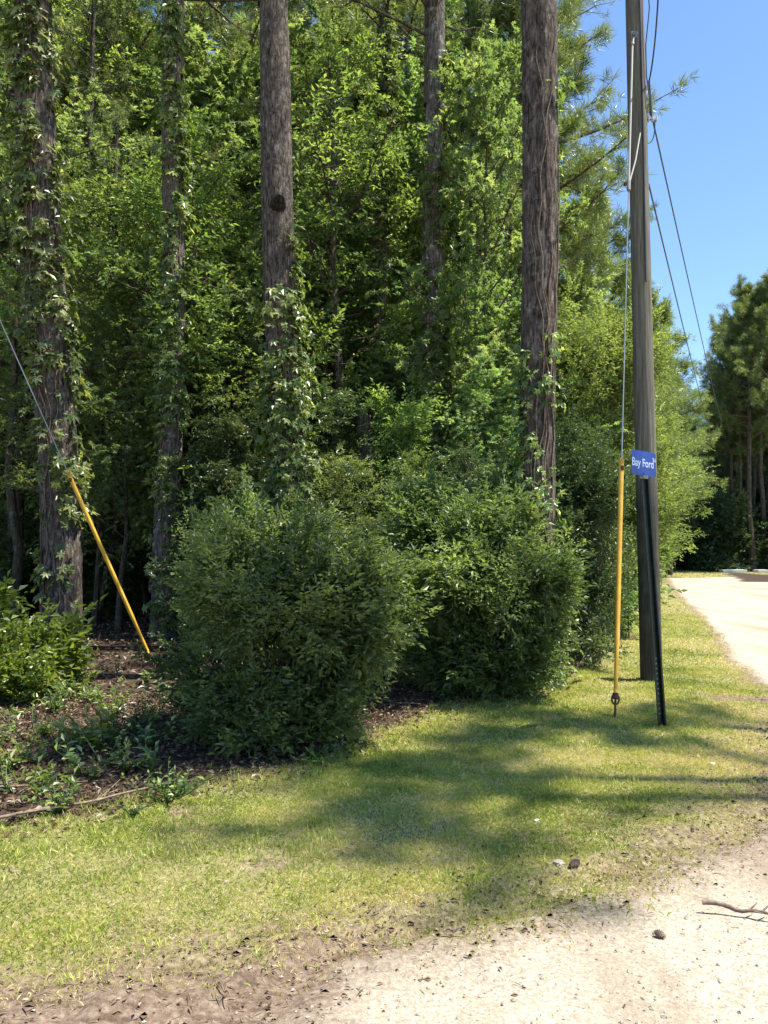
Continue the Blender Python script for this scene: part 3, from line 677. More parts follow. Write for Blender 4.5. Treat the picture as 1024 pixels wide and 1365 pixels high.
# ------------------------------------------------------------------ climbers on the trunks
def vine(name, label, tr, segs, L=.10, seed=1, stems=4, reach=.12, mat_='vine'):
    """segs: (z0, z1, leaves, angle, spread, reach) ; angle 0 = towards the viewer, + = right"""
    g = np.random.default_rng(seed); root = empty(name, tuple(tr['root'].location)); o = np.array([tr['ax'][0, 0], tr['ax'][0, 1]])
    cb = Buf(); sb = Buf()
    for z0, z1, n, an, sp, rc in segs:
        nc = max(2, n // 7); zc = g.uniform(z0, z1, nc); ac = R(an) + g.normal(size=nc) * R(sp)
        i = g.integers(nc, size=n); zz = zc[i] + g.normal(size=n) * .12; aa = ac[i] + g.normal(size=n) * .22
        rr = np.array([tr['rf'](max(v, 0)) for v in zz]); off = rr + .015 + np.abs(g.normal(size=n)) * rc * .75
        out = np.stack([np.sin(aa), -np.cos(aa), np.zeros(n)], -1)
        P = np.stack([np.interp(zz, tr['z'], tr['ax'][:, 0]) - o[0], np.interp(zz, tr['z'], tr['ax'][:, 1]) - o[1], zz], -1) + out * off[:, None]
        D = nrm(out * .5 + g.normal(size=(n, 3)) * .45 + np.array([0, 0, -.75])); N = nrm(out * 1.0 + np.array([0, 0, .7]) + g.normal(size=(n, 3)) * .4)
        sz = L * g.uniform(.55, 1.25, n)
        add_leaves(cb, P, D, N, sz, sz * .42, np.clip(g.random(n) ** 1.2, 0, 1), True)
    z0 = 0; z1 = max(s[1] for s in segs)
    for k in range(stems):
        zz = np.linspace(0, z1 * g.uniform(.6, 1), 60); aa = R(g.uniform(-40, 80)) + .5 * np.sin(zz * g.uniform(.8, 1.8) + g.uniform(0, 6)) + .08 * np.sin(zz * 9)
        rr = np.array([tr['rf'](v) for v in zz]) + .016
        P = np.stack([np.interp(zz, tr['z'], tr['ax'][:, 0]) - o[0] + np.sin(aa) * rr, np.interp(zz, tr['z'], tr['ax'][:, 1]) - o[1] - np.cos(aa) * rr, zz], -1)
        sb.add(*tube(P, .012 * (1 - .5 * zz / zz[-1]), 5))
    sb.obj('stems', M['stick'], root, smooth=True); cb.obj('leaves', M[mat_], root)
    return tag(root, label, 'vine')
vine('climbing_vine', 'creeper covering the upper trunk of the thick leaning pine at far left', pA, [(4.2, 11.5, 900, -10, 45, .10), (2.0, 6, 260, 60, 40, .14), (1, 4, 120, -20, 40, .08), (6, 11, 150, 75, 20, .14)], .13, 1)
vine('climbing_vine', 'creeper in pale tufts up the slimmer mottled pine right of the leaning yellow guard', pB, [(6.2, 14, 620, 10, 50, .10), (4.2, 6.5, 400, 20, 60, .14), (7.5, 10, 130, 60, 20, .13), (2.5, 5.5, 260, -20, 50, .1), (0, 2, 120, 30, 60, .1)], .13, 2)
vine('climbing_vine', 'creeper hanging beside the knot and wrapping the lower half of the stout straight pine', pC, [(4.9, 6.9, 90, 75, 14, .09), (2.0, 5.6, 520, 20, 70, .16), (.8, 4.2, 900, 0, 60, .16), (0, 2, 400, 0, 70, .13)], .12, 3)
vine('climbing_vine', 'creeper brightening the right edge of the pine next left of the broadest trunk', pD, [(5.5, 11.5, 330, 70, 20, .06), (5, 9, 120, -40, 30, .03), (3.3, 6.2, 900, 40, 60, .14), (1.5, 4.5, 700, 0, 60, .14), (4.5, 7, 150, 85, 20, .16)], .13, 4)
vine('climbing_vine', 'bare twisting vine with pale leaf tufts on the broadest trunk by the road', pE, [(3.0, 4.2, 60, -5, 32, .07), (1.6, 3.2, 70, -30, 25, .08), (.6, 2.4, 90, -10, 50, .09), (2.4, 3.9, 140, -62, 20, .07), (4.5, 8.5, 26, 80, 14, .02), (0, 1, 120, 10, 50, .12)], .085, 5, stems=5)
vine('climbing_vine', 'dark ivy swallowing the slim pine between the knotted and creeper-edged pines', THIN[2], [(3.0, 14, 1500, 10, 75, .16), (1, 6, 700, 0, 75, .16)], .13, 6, mat_='oak')

# ------------------------------------------------------------------ front shrubs
def W2(px, py, y): p = at(px, py, y); return p
def blobs_at(items, o):
    out = []
    for px, py, y, rx, rz, ry in items:
        p = at(px, py, y); out.append((p[0] - o[0], p[1] - o[1], p[2], rx / F * y, ry, rz / F * y))
    return out
o1 = gnd(380, 1000)
bl = blobs_at([(385, 768, 7.0, 58, 46, .5), (335, 805, 6.8, 58, 50, .5), (440, 808, 6.7, 56, 54, .45), (395, 850, 6.5, 90, 60, .45), (300, 880, 6.8, 55, 62, .4), (472, 850, 6.6, 42, 50, .35),
               (350, 925, 6.9, 95, 50, .35), (300, 950, 6.8, 36, 40, .3), (425, 925, 6.9, 50, 45, .3), (280, 835, 7.2, 24, 36, .3), (350, 975, 6.5, 95, 28, .3), (420, 960, 6.6, 50, 28, .25), (350, 735, 7.6, 26, 26, .3), (410, 725, 7.8, 26, 26, .3)], o1)
plant('wax_myrtle', bush_meshes(61, bl, 9000, 9, .066, .027, 'myrtle', .17, 60, cl=.12, per=30), (o1[0], o1[1], float(gz(*o1))), 'large dense evergreen shrub standing furthest forward on the lawn edge, left of centre', 'shrub', parts=('stems', 'foliage'))
o2 = gnd(650, 925)
bl = blobs_at([(622, 728, 8.8, 46, 42, .5), (684, 760, 8.6, 44, 46, .5), (600, 780, 8.7, 50, 60, .5), (655, 820, 8.6, 72, 50, .45), (715, 800, 8.7, 30, 48, .3), (590, 710, 9.6, 30, 34, .4),
               (648, 692, 9.4, 34, 30, .4), (705, 860, 8.9, 30, 30, .25), (600, 850, 9.2, 50, 38, .4), (572, 730, 9.6, 32, 52, .4), (640, 895, 8.8, 75, 26, .3), (560, 880, 9.2, 30, 34, .3)], o2)
plant('wax_myrtle', bush_meshes(62, bl, 8500, 9, .074, .030, 'myrtle', .19, 60, cl=.135, per=30), (o2[0], o2[1], float(gz(*o2))), 'rounded evergreen shrub in front of the broadest pine trunk', 'shrub', parts=('stems', 'foliage'))
o3 = np.array([2.75, 11.6])
bl = blobs_at([(768, 700, 11.8, 34, 55, .45), (780, 780, 11.8, 26, 36, .4), (760, 640, 12.2, 40, 45, .5), (790, 640, 12.6, 35, 50, .5), (755, 830, 11.2, 25, 35, .3), (790, 730, 12.4, 32, 45, .4), (745, 760, 11.6, 32, 60, .4), (775, 840, 11.4, 24, 26, .3), (800, 820, 12.4, 20, 30, .3)], o3)
plant('roadside_shrub', bush_meshes(63, bl, 3800, 9, .065, .026, 'dark', .2, 20), (o3[0], o3[1], float(gz(*o3))), 'dark shrub just right of the broadest trunk, behind the yellow vertical guard', 'shrub', parts=('stems', 'foliage'))
o4 = np.array([3.7, 14.6])
bl = blobs_at([(790, 500, 14.5, 60, 60, .8), (760, 560, 14.3, 45, 45, .6), (815, 560, 14.8, 50, 60, .7), (740, 480, 14.8, 35, 50, .6), (830, 480, 15, 35, 45, .5), (800, 610, 14.5, 50, 40, .5), (845, 620, 15.2, 40, 70, .5), (850, 700, 15.4, 30, 50, .4)], o4)
plant('sunlit_sapling', bush_meshes(64, bl, 6500, 9, .085, .030, 'lime', .26, 34, tilt=.6), (o4[0], o4[1], float(gz(*o4))), 'bright yellow-green sapling between the broadest trunk and the utility pole', 'sapling', parts=('stems', 'foliage'))
o5 = gnd(20, 935)
bl = blobs_at([(5, 850, 9.0, 42, 26, .4), (25, 892, 8.6, 34, 22, .3), (-50, 870, 8.8, 60, 50, .5), (70, 905, 9.5, 22, 12, .2)], o5)
plant('leafy_bush', bush_meshes(65, bl, 1500, 8, .11, .055, 'fern', .25, 18), (o5[0], o5[1], float(gz(*o5))), 'low broad-leaved green bush at the left edge below the thick pine', 'bush', parts=('stems', 'foliage'))
o6 = np.array([-.15, 13.8])
bl = blobs_at([(535, 570, 13.6, 32, 28, .4), (545, 610, 13.6, 28, 35, .4), (515, 590, 13.6, 25, 25, .3)], o6)
plant('sunlit_sapling', bush_meshes(66, bl, 700, 9, .07, .03, 'lime', .24, 12), (o6[0], o6[1], float(gz(*o6))), 'small yellow-green sapling glowing in a sun fleck behind the two front shrubs', 'sapling', parts=('stems', 'foliage'))
HERBS = []; _last = [None]
# small herbs on the woodland edge
def herb(px, py, hgt, n, L, label, seed, matn='fern', wdt=.35):
    g = np.random.default_rng(seed); c = gnd(px, py); cb = Buf(); sb = Buf(); n_st = max(3, n // 9)
    T, D = [], []
    for i in range(n_st):
        d = nrm(np.array([g.normal() * .5, g.normal() * .5, 1])); Ls = hgt * g.uniform(.6, 1.1); P = d * Ls * np.linspace(0, 1, 4)[:, None]; P[:, :2] += (np.linspace(0, 1, 4) ** 2)[:, None] * g.normal(size=2) * .08
        P[:, :2] += g.normal(size=2) * hgt * .3 * np.array([0, .7, .9, 1])[:, None]
        sb.add(*tube(P, [.006, .005, .004, .002], 4))
        for f in np.linspace(.3, 1, 8): T.append([np.interp(f, [0, .333, .667, 1], P[:, k]) for k in range(3)]); a = g.uniform(0, 6.28); D.append([math.cos(a), math.sin(a), .35 + (f > .95)])
    T = np.array(T); D = np.array(D, float); m_ = len(T)
    add_leaves(cb, T, D, nrm(np.array([0, -.35, 1.]) + g.normal(size=(m_, 3)) * .3), L * g.uniform(.6, 1.1, m_), L * wdt, g.random(m_))
    r = empty('woodland_herb', (c[0], c[1], float(gz(*c)))); _last[0] = r; sb.obj('stems', M['fern'], r); cb.obj('leaves', M[matn], r)
    tag(r, label, 'plant')
herb(125, 1005, .26, 110, .13, 'bright yellow-green leafy plant in the sun patch at lower left', 1)
herb(65, 950, .12, 30, .07, 'tiny bright sprig on the reddish litter below the thick left pine', 2)
herb(150, 955, .35, 80, .09, 'pale-leaved seedling right of the thick left pine base', 3)
herb(20, 1030, .22, 70, .09, 'small green plant at the left edge above the fallen branch', 4)
herb(240, 1062, .2, 80, .07, 'low dark plant at the foot of the foremost shrub, left side', 5, 'myrtle')
herb(225, 890, .35, 90, .07, 'yellowish tuft at the buried end of the leaning yellow guard', 6)
herb(430, 1020, .12, 40, .05, 'small yellow weed under the right side of the foremost shrub', 7)
herb(735, 905, .3, 130, .07, 'light-green sprouts at the right foot of the shrub in front of the broadest trunk', 8)
herb(790, 880, .22, 90, .06, 'light-green weeds at the edge of the roadside shrub shadow', 9)
herb(110, 935, .3, 60, .10, 'green seedling between the left bush and the leaning yellow guard', 10)
herb(60, 1055, .15, 60, .06, 'small straggly plant beside the fallen branch at left', 12)

_g = np.random.default_rng(8)
_ad = ['small', 'spindly', 'low', 'dark', 'pale', 'bushy', 'ragged', 'upright', 'drooping', 'sparse', 'tiny', 'broad-leaved']
for i_ in range(40):
    px_, py_ = _g.uniform(-10, 250), 868 + 222 * _g.random() ** .8
    herb(px_, py_, _g.uniform(.10, .34), int(_g.integers(30, 90)), _g.uniform(.035, .08), '%s undergrowth plant number %d' % (_ad[i_ % 12], i_), 50 + i_, ['myrtle', 'dark', 'oak', 'fern'][i_ % 4], .42)
    HERBS.append((C.objects[-1] if False else _last[0], px_, py_))
HERBS.sort(key=lambda t: (int((t[2] - 860) // 47), t[1]))
_rows = {}
for o_, px_, py_ in HERBS: _rows.setdefault(int((py_ - 860) // 47), []).append(o_)
_o = ['first', 'second', 'third', 'fourth', 'fifth', 'sixth', 'seventh', 'eighth', 'ninth', 'tenth', 'eleventh', 'twelfth', 'thirteenth', 'fourteenth', 'fifteenth', 'sixteenth', 'seventeenth', 'eighteenth', 'nineteenth', 'twentieth', 'twenty-first', 'twenty-second']
_rn = {0: 'the farthest row', 1: 'the second-farthest row', 2: 'the middle row', 3: 'the second-nearest row', 4: 'the nearest row'}
for r_, lst in _rows.items():
    for k_, o_ in enumerate(lst): o_['label'] = 'lower-left undergrowth plant, %s from left in %s' % (_o[k_], _rn[r_]); o_['group'] = 'undergrowth plants at lower left'

# ------------------------------------------------------------------ woodland behind
LV = [leafy_meshes(101, 9, 1.6, 2.5, 46, .10, .046, 9, False, 'oak', dens=1.15),
      leafy_meshes(102, 12, 2.5, 2.9, 46, .125, .044, 7, True, 'sweetgum', r0=.10, dens=.9),
      leafy_meshes(103, 6.5, .8, 2.1, 42, .09, .040, 9, False, 'lime', r0=.05, dens=1.1),
      leafy_meshes(104, 11, 3.5, 2.7, 42, .115, .05, 9, False, 'oak', r0=.09, dens=.95),
      leafy_meshes(105, 14, 4, 3.3, 50, .13, .046, 7, True, 'sweetgum', r0=.12, dens=.95),
      leafy_meshes(106, 8, 1.2, 2.4, 42, .11, .048, 9, False, 'lime', r0=.07)]
LV.append(leafy_meshes(107, 9, .8, 2.8, 46, .15, .07, 9, False, 'dark', dens=1.1))
LVH = [9, 12, 6.5, 11, 14, 8, 9]
PN = [pine_meshes(201, 17, 8, 3.2, 50, nL=.27, nW=.015, r0=.17, ndl=24, sub=9, tufts=6), pine_meshes(202, 13, 4, 2.8, 56, nL=.26, nW=.016, r0=.13, ndl=24, sub=9, tufts=6), pine_meshes(203, 19, 10, 3.6, 50, nL=.27, nW=.016, r0=.19, ndl=24, sub=9, tufts=6)]
PNH = [17, 13, 19]
SB = bush_meshes(301, [(0, 0, .8, .8, .8, .7), (.5, .3, .5, .6, .6, .5), (-.5, -.1, .6, .6, .6, .6), (.1, -.5, .4, .5, .5, .4), (0, .2, 1.4, .5, .5, .5)], 1500, 9, .09, .034, 'oak', .24, 18)
SBD = bush_meshes(303, [(0, 0, .8, .9, .9, .7), (.5, .3, .6, .6, .6, .5), (-.5, -.1, .6, .6, .6, .6), (.1, -.2, 1.3, .5, .5, .5)], 1300, 9, .10, .045, 'dark', .24, 14)  # dark-leaved filler, shade of the wood carried by leaf colour
SB2 = bush_meshes(302, [(0, 0, 1.0, .7, .7, .9), (.5, .2, .6, .6, .6, .5), (-.4, 0, 1.5, .5, .5, .6), (.3, -.2, 1.9, .4, .4, .5)], 1400, 9, .10, .04, 'sweetgum', .26, 18)

LM = [(-999, 'left of the leaning left pine'), (86, 'between leaning left pine and mottled pine'), (222, 'between mottled pine and knotted pine'), (398, 'between knotted pine and creeper-edged pine'),
      (583, 'between creeper-edged pine and broadest trunk'), (720, 'between broadest trunk and utility pole'), (880, 'along the lane past the utility pole'), (945, 'across the gravel road at its bend')]
ORD = ['first', 'second', 'third', 'fourth', 'fifth', 'sixth', 'seventh', 'eighth', 'ninth', 'tenth', 'eleventh', 'twelfth', 'thirteenth', 'fourteenth', 'fifteenth', 'sixteenth', 'seventeenth', 'eighteenth', 'nineteenth', 'twentieth']
PEND = []
LBL = {'oak': ('leafy_tree', 'dark green leafy tree', 'tree'), 'sweetgum': ('leafy_tree', 'tree with pale starry leaves', 'tree'), 'lime': ('leafy_tree', 'yellow-green leafy tree', 'tree'),
       'pine': ('pine_tree', 'pine', 'pine tree'), 'shrub': ('shrub', 'understorey shrub', 'shrub')}
def put(meshes, kind, x, y, rz, s, label=None):
    nm_, ph, cat = LBL[kind]
    parts = ('trunk', 'crown') if kind != 'shrub' else ('stems', 'foliage')
    r = plant(nm_, meshes, (x, y, float(gz(x, y)) - .03), label, cat, None, rz, s, parts)
    if label is None: PEND.append((r, kind, 512 + x / y * F, y))
    r['group'] = {'pine': 'pines of the woods', 'shrub': 'understorey shrubs of the woods'}.get(kind, 'leafy trees of the woods')
    return r
KIND = ['oak', 'sweetgum', 'lime', 'oak', 'sweetgum', 'lime', 'oak']
def P_(px, y): return ((px - 512) / F * y, y)
# placed trees: (variant, px, y, top_py, label)
def leafy_at(v, px, y, top_py, label, rz=0):
    x, y = P_(px, y); h = at(px, top_py, y)[2]; return put(LV[v], KIND[v], x, y, rz, h / LVH[v], label)
def pine_at(v, px, y, top_py, label, rz=0):
    x, y = P_(px, y); h = at(px, top_py, y)[2]; return put(PN[v], 'pine', x, y, rz, h / PNH[v], label)
_a = leafy_at(1, 638, 15.2, 70, 'tall sunlit starry-leaved tree left of the broadest trunk, right of the creeper-edged pine', .4)
_b = leafy_at(4, 600, 20, 20, 'taller starry-leaved tree behind the sunlit one left of the broadest trunk', 2.1)
for _o in (_a, _b): _o.scale.x *= .72; _o.rotation_euler.z = 0
leafy_at(5, 245, 16.5, 215, 'yellow-green tree lit up around the slimmer mottled pine', 1.0)
leafy_at(2, 130, 18, 270, 'yellow-green tree in the gap right of the thick leaning pine', 2.0)
leafy_at(0, 300, 18.5, 290, 'dark leafy tree low in the gap left of the knotted pine', .3)
leafy_at(3, 460, 17, 60, 'dark leafy tree shading the gap right of the knotted pine', 1.7)
leafy_at(0, 530, 19, 170, 'dark leafy tree just left of the creeper-edged pine', 4.0)
leafy_at(1, 770, 21, 380, 'starry-leaved tree behind the bright sapling by the utility pole', 3.1)
leafy_at(1, 545, 16.6, 400, 'small starry-leaved tree close behind the creeper-edged pine', .6)
leafy_at(4, 20, 17, 60, 'leafy tree filling the left edge behind the slim dark pine', 5.0)
for px_, y_, tp_, k_ in ((120, 24, -160, 0), (275, 24, -180, 2), (440, 25, -160, 3), (620, 26, -140, 4), (20, 22, -150, 5), (330, 29, -120, 6)): pine_at(k_ % 3 if k_ % 3 != 1 else 0, px_, y_, tp_, None, k_ * 1.3)
# pines up the lane
pine_at(0, 700, 19.5, -100, 'pine whose lit boughs reach into the sky between broadest trunk and utility pole', .8)
pine_at(1, 742, 22.5, 175, 'pine with a cone-shaped top rising right of the broadest trunk', 2.2)
pine_at(1, 792, 26.5, 275, 'pine peeking out left of the utility pole, halfway up it', 1.2)
pine_at(1, 838, 33, 375, 'pine whose crown shows on both sides of the utility pole', 5.2)
pine_at(1, 877, 41, 415, 'pine just right of the utility pole, tallest of the lane side there', 3.2)
pine_at(1, 893, 52, 490, 'pine stepping down beyond the utility pole, above the lime tree', .2)
pine_at(1, 915, 66, 560, 'small-looking distant pine over the lane', 4.4)
leafy_at(5, 843, 27.5, 480, 'lime-green tree right behind the blue street sign', .8)
leafy_at(3, 868, 36, 520, 'bright-green tree right of the blue sign at the lane edge', 2.8)
leafy_at(0, 886, 48, 590, 'light-green tree farther up the lane edge', 1.8)
leafy_at(2, 855, 33, 600, 'low lime-green tree against the right side of the utility pole', 3.9)
leafy_at(0, 894, 62, 655, 'low light-green tree near the dark lane opening', 5.0)
leafy_at(2, 874, 44, 680, 'short light-green tree on the lane edge behind the gravel', .5)
# right-hand pines across the road
for i, (v, px, y, tp) in enumerate([(0, 1003, 60, 388), (2, 1040, 58, 375), (0, 975, 66, 430), (2, 1062, 66, 350), (1, 1022, 74, 440), (1, 966, 84, 520), (1, 985, 90, 560), (1, 955, 100, 600), (0, 1045, 80, 420), (2, 1085, 62, 380), (0, 1110, 70, 400), (0, 990, 63, 450), (2, 1018, 62, 400), (1, 972, 76, 500), (1, 960, 80, 540), (1, 1026, 68, 480), (0, 1008, 66, 430), (0, 1030, 64, 410), (1, 1000, 72, 500)]):
    pine_at(v, px, y, tp, None, i * 1.1)
for i, (v, px, y, tp) in enumerate([(6, 1030, 72, 590), (6, 982, 84, 620), (6, 962, 95, 640), (6, 945, 104, 650), (6, 925, 112, 640), (6, 1050, 70, 590), (6, 1000, 78, 630), (6, 1012, 86, 640), (0, 908, 100, 640), (6, 972, 92, 640), (6, 1075, 68, 560), (6, 1035, 67, 650), (6, 1060, 66, 650), (6, 935, 116, 660), (6, 952, 112, 670)]):
    leafy_at(v, px, y, tp, None, i * .9)
for i in range(26):
    put(SBD, 'shrub', 25 + (i % 13) * 2.1 + (i // 13) * 1.2, 61 + (i // 13) * 6 + (i % 3), i * 1.3, 2.6 + .5 * (i % 3))
for i in range(12):
    put(SBD, 'shrub', 31 + i * 1.6, 96 + (i % 2) * 3, i * .7, 4.0)
# random filling
rf_ = np.random.default_rng(77)
def low(x, y, r_, h, s_):
    # keep clear of the open sky strip above the lane
    px = 512 + (x + r_ * s_) / y * F; pxl = 512 + (x - r_ * s_) / y * F
    if px < 720: return s_
    lim = np.interp(px, [720, 745, 800, 870, 900, 930, 946, 960, 1024], [150, 300, 340, 450, 530, 610, 620, 470, 400])
    lim = max(lim, np.interp((px + pxl) / 2, [720, 745, 800, 870, 900, 930, 946, 960, 1024], [150, 300, 340, 450, 530, 610, 620, 470, 400]))
    top = (733 - lim) / F * y * 1.02 + 1.6
    return min(s_, top / h)
pts = []
def scatter(n, xr_, yr_, dmin, inset=0.8, fr=.62):
    out = []
    tries = 0
    while len(out) < n and tries < 20000:
        tries += 1
        x, y = rf_.uniform(*xr_), rf_.uniform(*yr_)
        if abs(x) > fr * y + 3: continue
        if samp(wood, x, y) < inset: continue
        if y > 38 and 512 + (x + 2.5) / y * F > 935: continue
        if any((x - a) ** 2 + (y - b_) ** 2 < dmin ** 2 for a, b_ in pts + out): continue
        out.append((x, y))
    pts.extend(out); return out
for x, y in scatter(16, (-13, 8), (18, 27), 1.7):
    v = rf_.choice([0, 1, 2, 3, 4, 5], p=[.22, .16, .13, .2, .16, .13]); put(LV[v], KIND[v], x, y, rf_.uniform(0, 6.28), low(x, y, 2.6, LVH[v], rf_.uniform(.8, 1.15)))
for x, y in scatter(26, (-22, 16), (26, 40), 1.9):
    v = rf_.choice([0, 1, 3, 4, 5]); put(LV[v], KIND[v], x, y, rf_.uniform(0, 6.28), low(x, y, 2.6, LVH[v], rf_.uniform(.95, 1.4)))
for x, y in scatter(44, (-36, 30), (40, 66), 2.4):
    v = rf_.choice([1, 3, 4]); put(LV[v], KIND[v], x, y, rf_.uniform(0, 6.28), low(x, y, 2.6, LVH[v], rf_.uniform(1.1, 1.6)))
for x, y in scatter(30, (-20, 8), (22, 46), 2.0):
    v = rf_.choice([0, 2]); put(PN[v], 'pine', x, y, rf_.uniform(0, 6.28), low(x, y, 3, PNH[v], rf_.uniform(.9, 1.2)))
for i, (v, px, y, tp) in enumerate([(6, 300, 14.2, 560), (3, 330, 15.5, 420), (6, 440, 13.6, 520), (2, 470, 12.6, 610), (0, 545, 12.8, 610), (1, 655, 13.2, 480), (6, 620, 11.5, 600), (1, 690, 14.5, 400), (1, 160, 15.5, 330), (1, 380, 16.4, 300), (3, 70, 15.0, 330), (4, 420, 19, 250), (6, 200, 19, 520), (6, 330, 18, 480), (6, 520, 17, 500), (6, 60, 18, 520), (1, 265, 21, 40), (3, 150, 22, 10), (1, 100, 25, 20), (1, 335, 23, 30), (4, 440, 22, 20), (6, 550, 11.4, 640)]):
    leafy_at(v, px, y, tp, None, i * 1.7)
for x, y in scatter(44, (-11, 4), (10.5, 20), .9, .9):
    if 512 + x / y * F < 290 and y < 17.5: continue
    m_ = SB if rf_.random() < .6 else SB2
    put(m_, 'shrub', x, y, rf_.uniform(0, 6.28), rf_.uniform(.8, 1.3))
for x, y in scatter(34, (-18, 20), (20, 50), 1.6, .5):
    put(SB if rf_.random() < .5 else SB2, 'shrub', x, y, rf_.uniform(0, 6.28), rf_.uniform(1.3, 2.2))
# hedge of growth along the lane edge
for i in range(16):
    y = 16 + i * 3.4; k = np.interp(y, [p[1] for p in WOODL[9:]], [p[0] for p in WOODL[9:]])
    put(SB2 if i % 2 else SB, 'shrub', float(k) - .9, y, i * 1.3, 1.3 + .035 * y * .6)
# the pines standing out of shot on the far side of the gravel road; two dapple the lawn, the slenderest is added to shade the undergrowth
SP = pine_meshes(204, 25.8, 22.6, 1.8, 16, nL=.27, nW=.018, r0=.17, ndl=18, sub=6, tufts=4)
SP2 = pine_meshes(205, 25.4, 23.2, 1.1, 10, nL=.27, nW=.018, r0=.13, ndl=18, sub=6, tufts=4)
put(SP, 'pine', 12.9, 6.0, .5, 1.0, 'bare-stemmed tall pine across the gravel road, farthest of the three on its verge')
put(SP, 'pine', 11.5, 4.3, 1.7, 1.0, 'bare-stemmed tall pine across the gravel road, middle one of the three on its verge')
put(SP2, 'pine', 9.8, 4.5, 1.2, 1.08, 'unseen slenderest pine across the gravel road, added to shade the lower-left undergrowth')
# distant mass of wood closing the view
b = Buf(); g = np.random.default_rng(5); n = 26000
ang = g.uniform(R(-48), R(40), n); rad_ = g.uniform(85, 125, n); x = np.sin(ang) * rad_; y = np.cos(ang) * rad_
k = (np.abs(x / y - .398) > .012) | (rad_ > 112); x, y, = x[k], y[k]; n = len(x)
top = 13 + 9 * fbm(x * .12 + 50, y * .12) ; top = np.where((x / y > .375) & (x / y < .425), top * .62, top)
z = top * g.random(n) ** .75
P = np.stack([x, y, z], -1)
sprays(b, g, P, nrm(rs(g, n) + np.array([0, 0, .2])), np.full(n, 1.0), 5, .95, .5, np.clip(fbm(x * .3, y * .3 + z * .3) * .8 + g.random(n) * .2, 0, 1))
tag(b.obj('distant_woods', M['dark']), kind='stuff')

# ------------------------------------------------------------------ labels for the wood's individuals
PEND.sort(key=lambda t: t[3]); cnt = {}
for r, kind, px, y in PEND:
    reg = [t for a, t in LM if px >= a][-1]
    key = (kind, reg); i = cnt.get(key, 0); cnt[key] = i + 1
    rank = ORD[i] if i < 20 else 'twenty-%s' % ORD[i - 20]
    r['label'] = '%s %s, %s from front' % (LBL[kind][1], reg, rank)

# ------------------------------------------------------------------ utility pole and hardware
def frame_rot(d):
    d = nrm(np.array(d, float)); a = nrm(np.cross(d, [0, 1, 0.01])); b_ = np.cross(d, a)
    return np.stack([a, b_, d], 1)
pb = np.array([*gnd(868.5, 905), 0.]); pt_ = at(846, 0, pb[1] + .1)
lean = (pt_ - pb) / pt_[2]
PH = 11.5
root = empty('utility_pole', (pb[0], pb[1], float(gz(pb[0], pb[1]))))
zz = np.linspace(-.2, PH, 120); g = np.random.default_rng(3)
th = np.arange(28)
wb = (fbm(np.cos(th / 28 * 6.283)[None] * 5 + 0 * zz[:, None], np.sin(th / 28 * 6.283)[None] * 5 + zz[:, None] * .35, 3) - .5) * .014
tb = Buf(); V, Q = tube(lean * zz[:, None], .134 - .0022 * zz, 28, cap=True, wob=wb); tb.add(V, Q); tb.obj('pole_shaft', M['pole'], root, smooth=True)
def on_pole(z, a, off=0):
    """point on the pole skin; a=0 towards the viewer, + to the right"""
    r_ = .134 - .0022 * z + off
    return lean * z + np.array([math.sin(R(a)) * r_, -math.cos(R(a)) * r_, 0])
def loc(p): return p - np.array([pb[0], pb[1], 0])
# through bolts and guy attachment
b = Buf()
for z_ in (8.25,):
    p = on_pole(z_, -25); b.add(*tube([p + [0, .02, 0], p + [-.02, -.045, 0]], [.022, .022], 8, cap=True))
    b.add(*box(p + [0, -.01, 0], (.09, .02, .09)))
b.obj('bolt_plate', M['galv'], root)
b = Buf(); zc = np.linspace(5.0, 11, 40)
b.add(*tube(np.array([on_pole(v, 10 + 4 * math.sin(v), .012) for v in zc]), .012, 6)); b.obj('ground_conductor', M['wire'], root)
p = on_pole(6.32, -62); b = Buf(); b.add(*tube([p, p + [-.10, 0, -.02]], [.014, .012], 6, cap=True)); b.add(*box(p + [-.09, 0, -.02], (.03, .05, .03))); b.obj('side_hook', M['rust'], root)
# clamp / insulator arm to the right, aluminium-grey
clamp = at(870, 158, pb[1] + .05); cl = loc(clamp); q0 = on_pole(cl[2] + .02, 85)
b = Buf(); b.add(*tube([q0, cl], [.014, .012], 6, cap=True)); b.obj('standoff_arm', M['rust'], root)
b = Buf(); 
for k, dx in enumerate((-.05, 0, .05)): b.add(*tube([cl + [dx - .018, 0, .01], cl + [dx, 0, .012], cl + [dx + .018, 0, .01]], [.018, .042, .018], 12, cap=True))
b.obj('insulator', M['porcelain'], root)
b = Buf(); b.add(*tube([cl + [-.01, 0, .03], cl + [-.035, 0, .52]], [.016, .013], 8, cap=True)); b.obj('splice_sleeve', M['wire'], root)
tag(root, 'tall weathered wooden utility pole at the lawn edge behind the blue street sign', 'utility pole')
tag_ = None
# wires
def wire(name, P, r_, m, label, cat='wire', group=None):
    b_ = Buf(); b_.add(*tube(P, r_, 6)); o = b_.obj(name, M[m]); tag(o, label, cat, group); return o
def sag(a, b_, s, n=40):
    t = np.linspace(0, 1, n)[:, None]; P = a + (b_ - a) * t; P[:, 2] -= s * 4 * (t * (1 - t))[:, 0]; return P
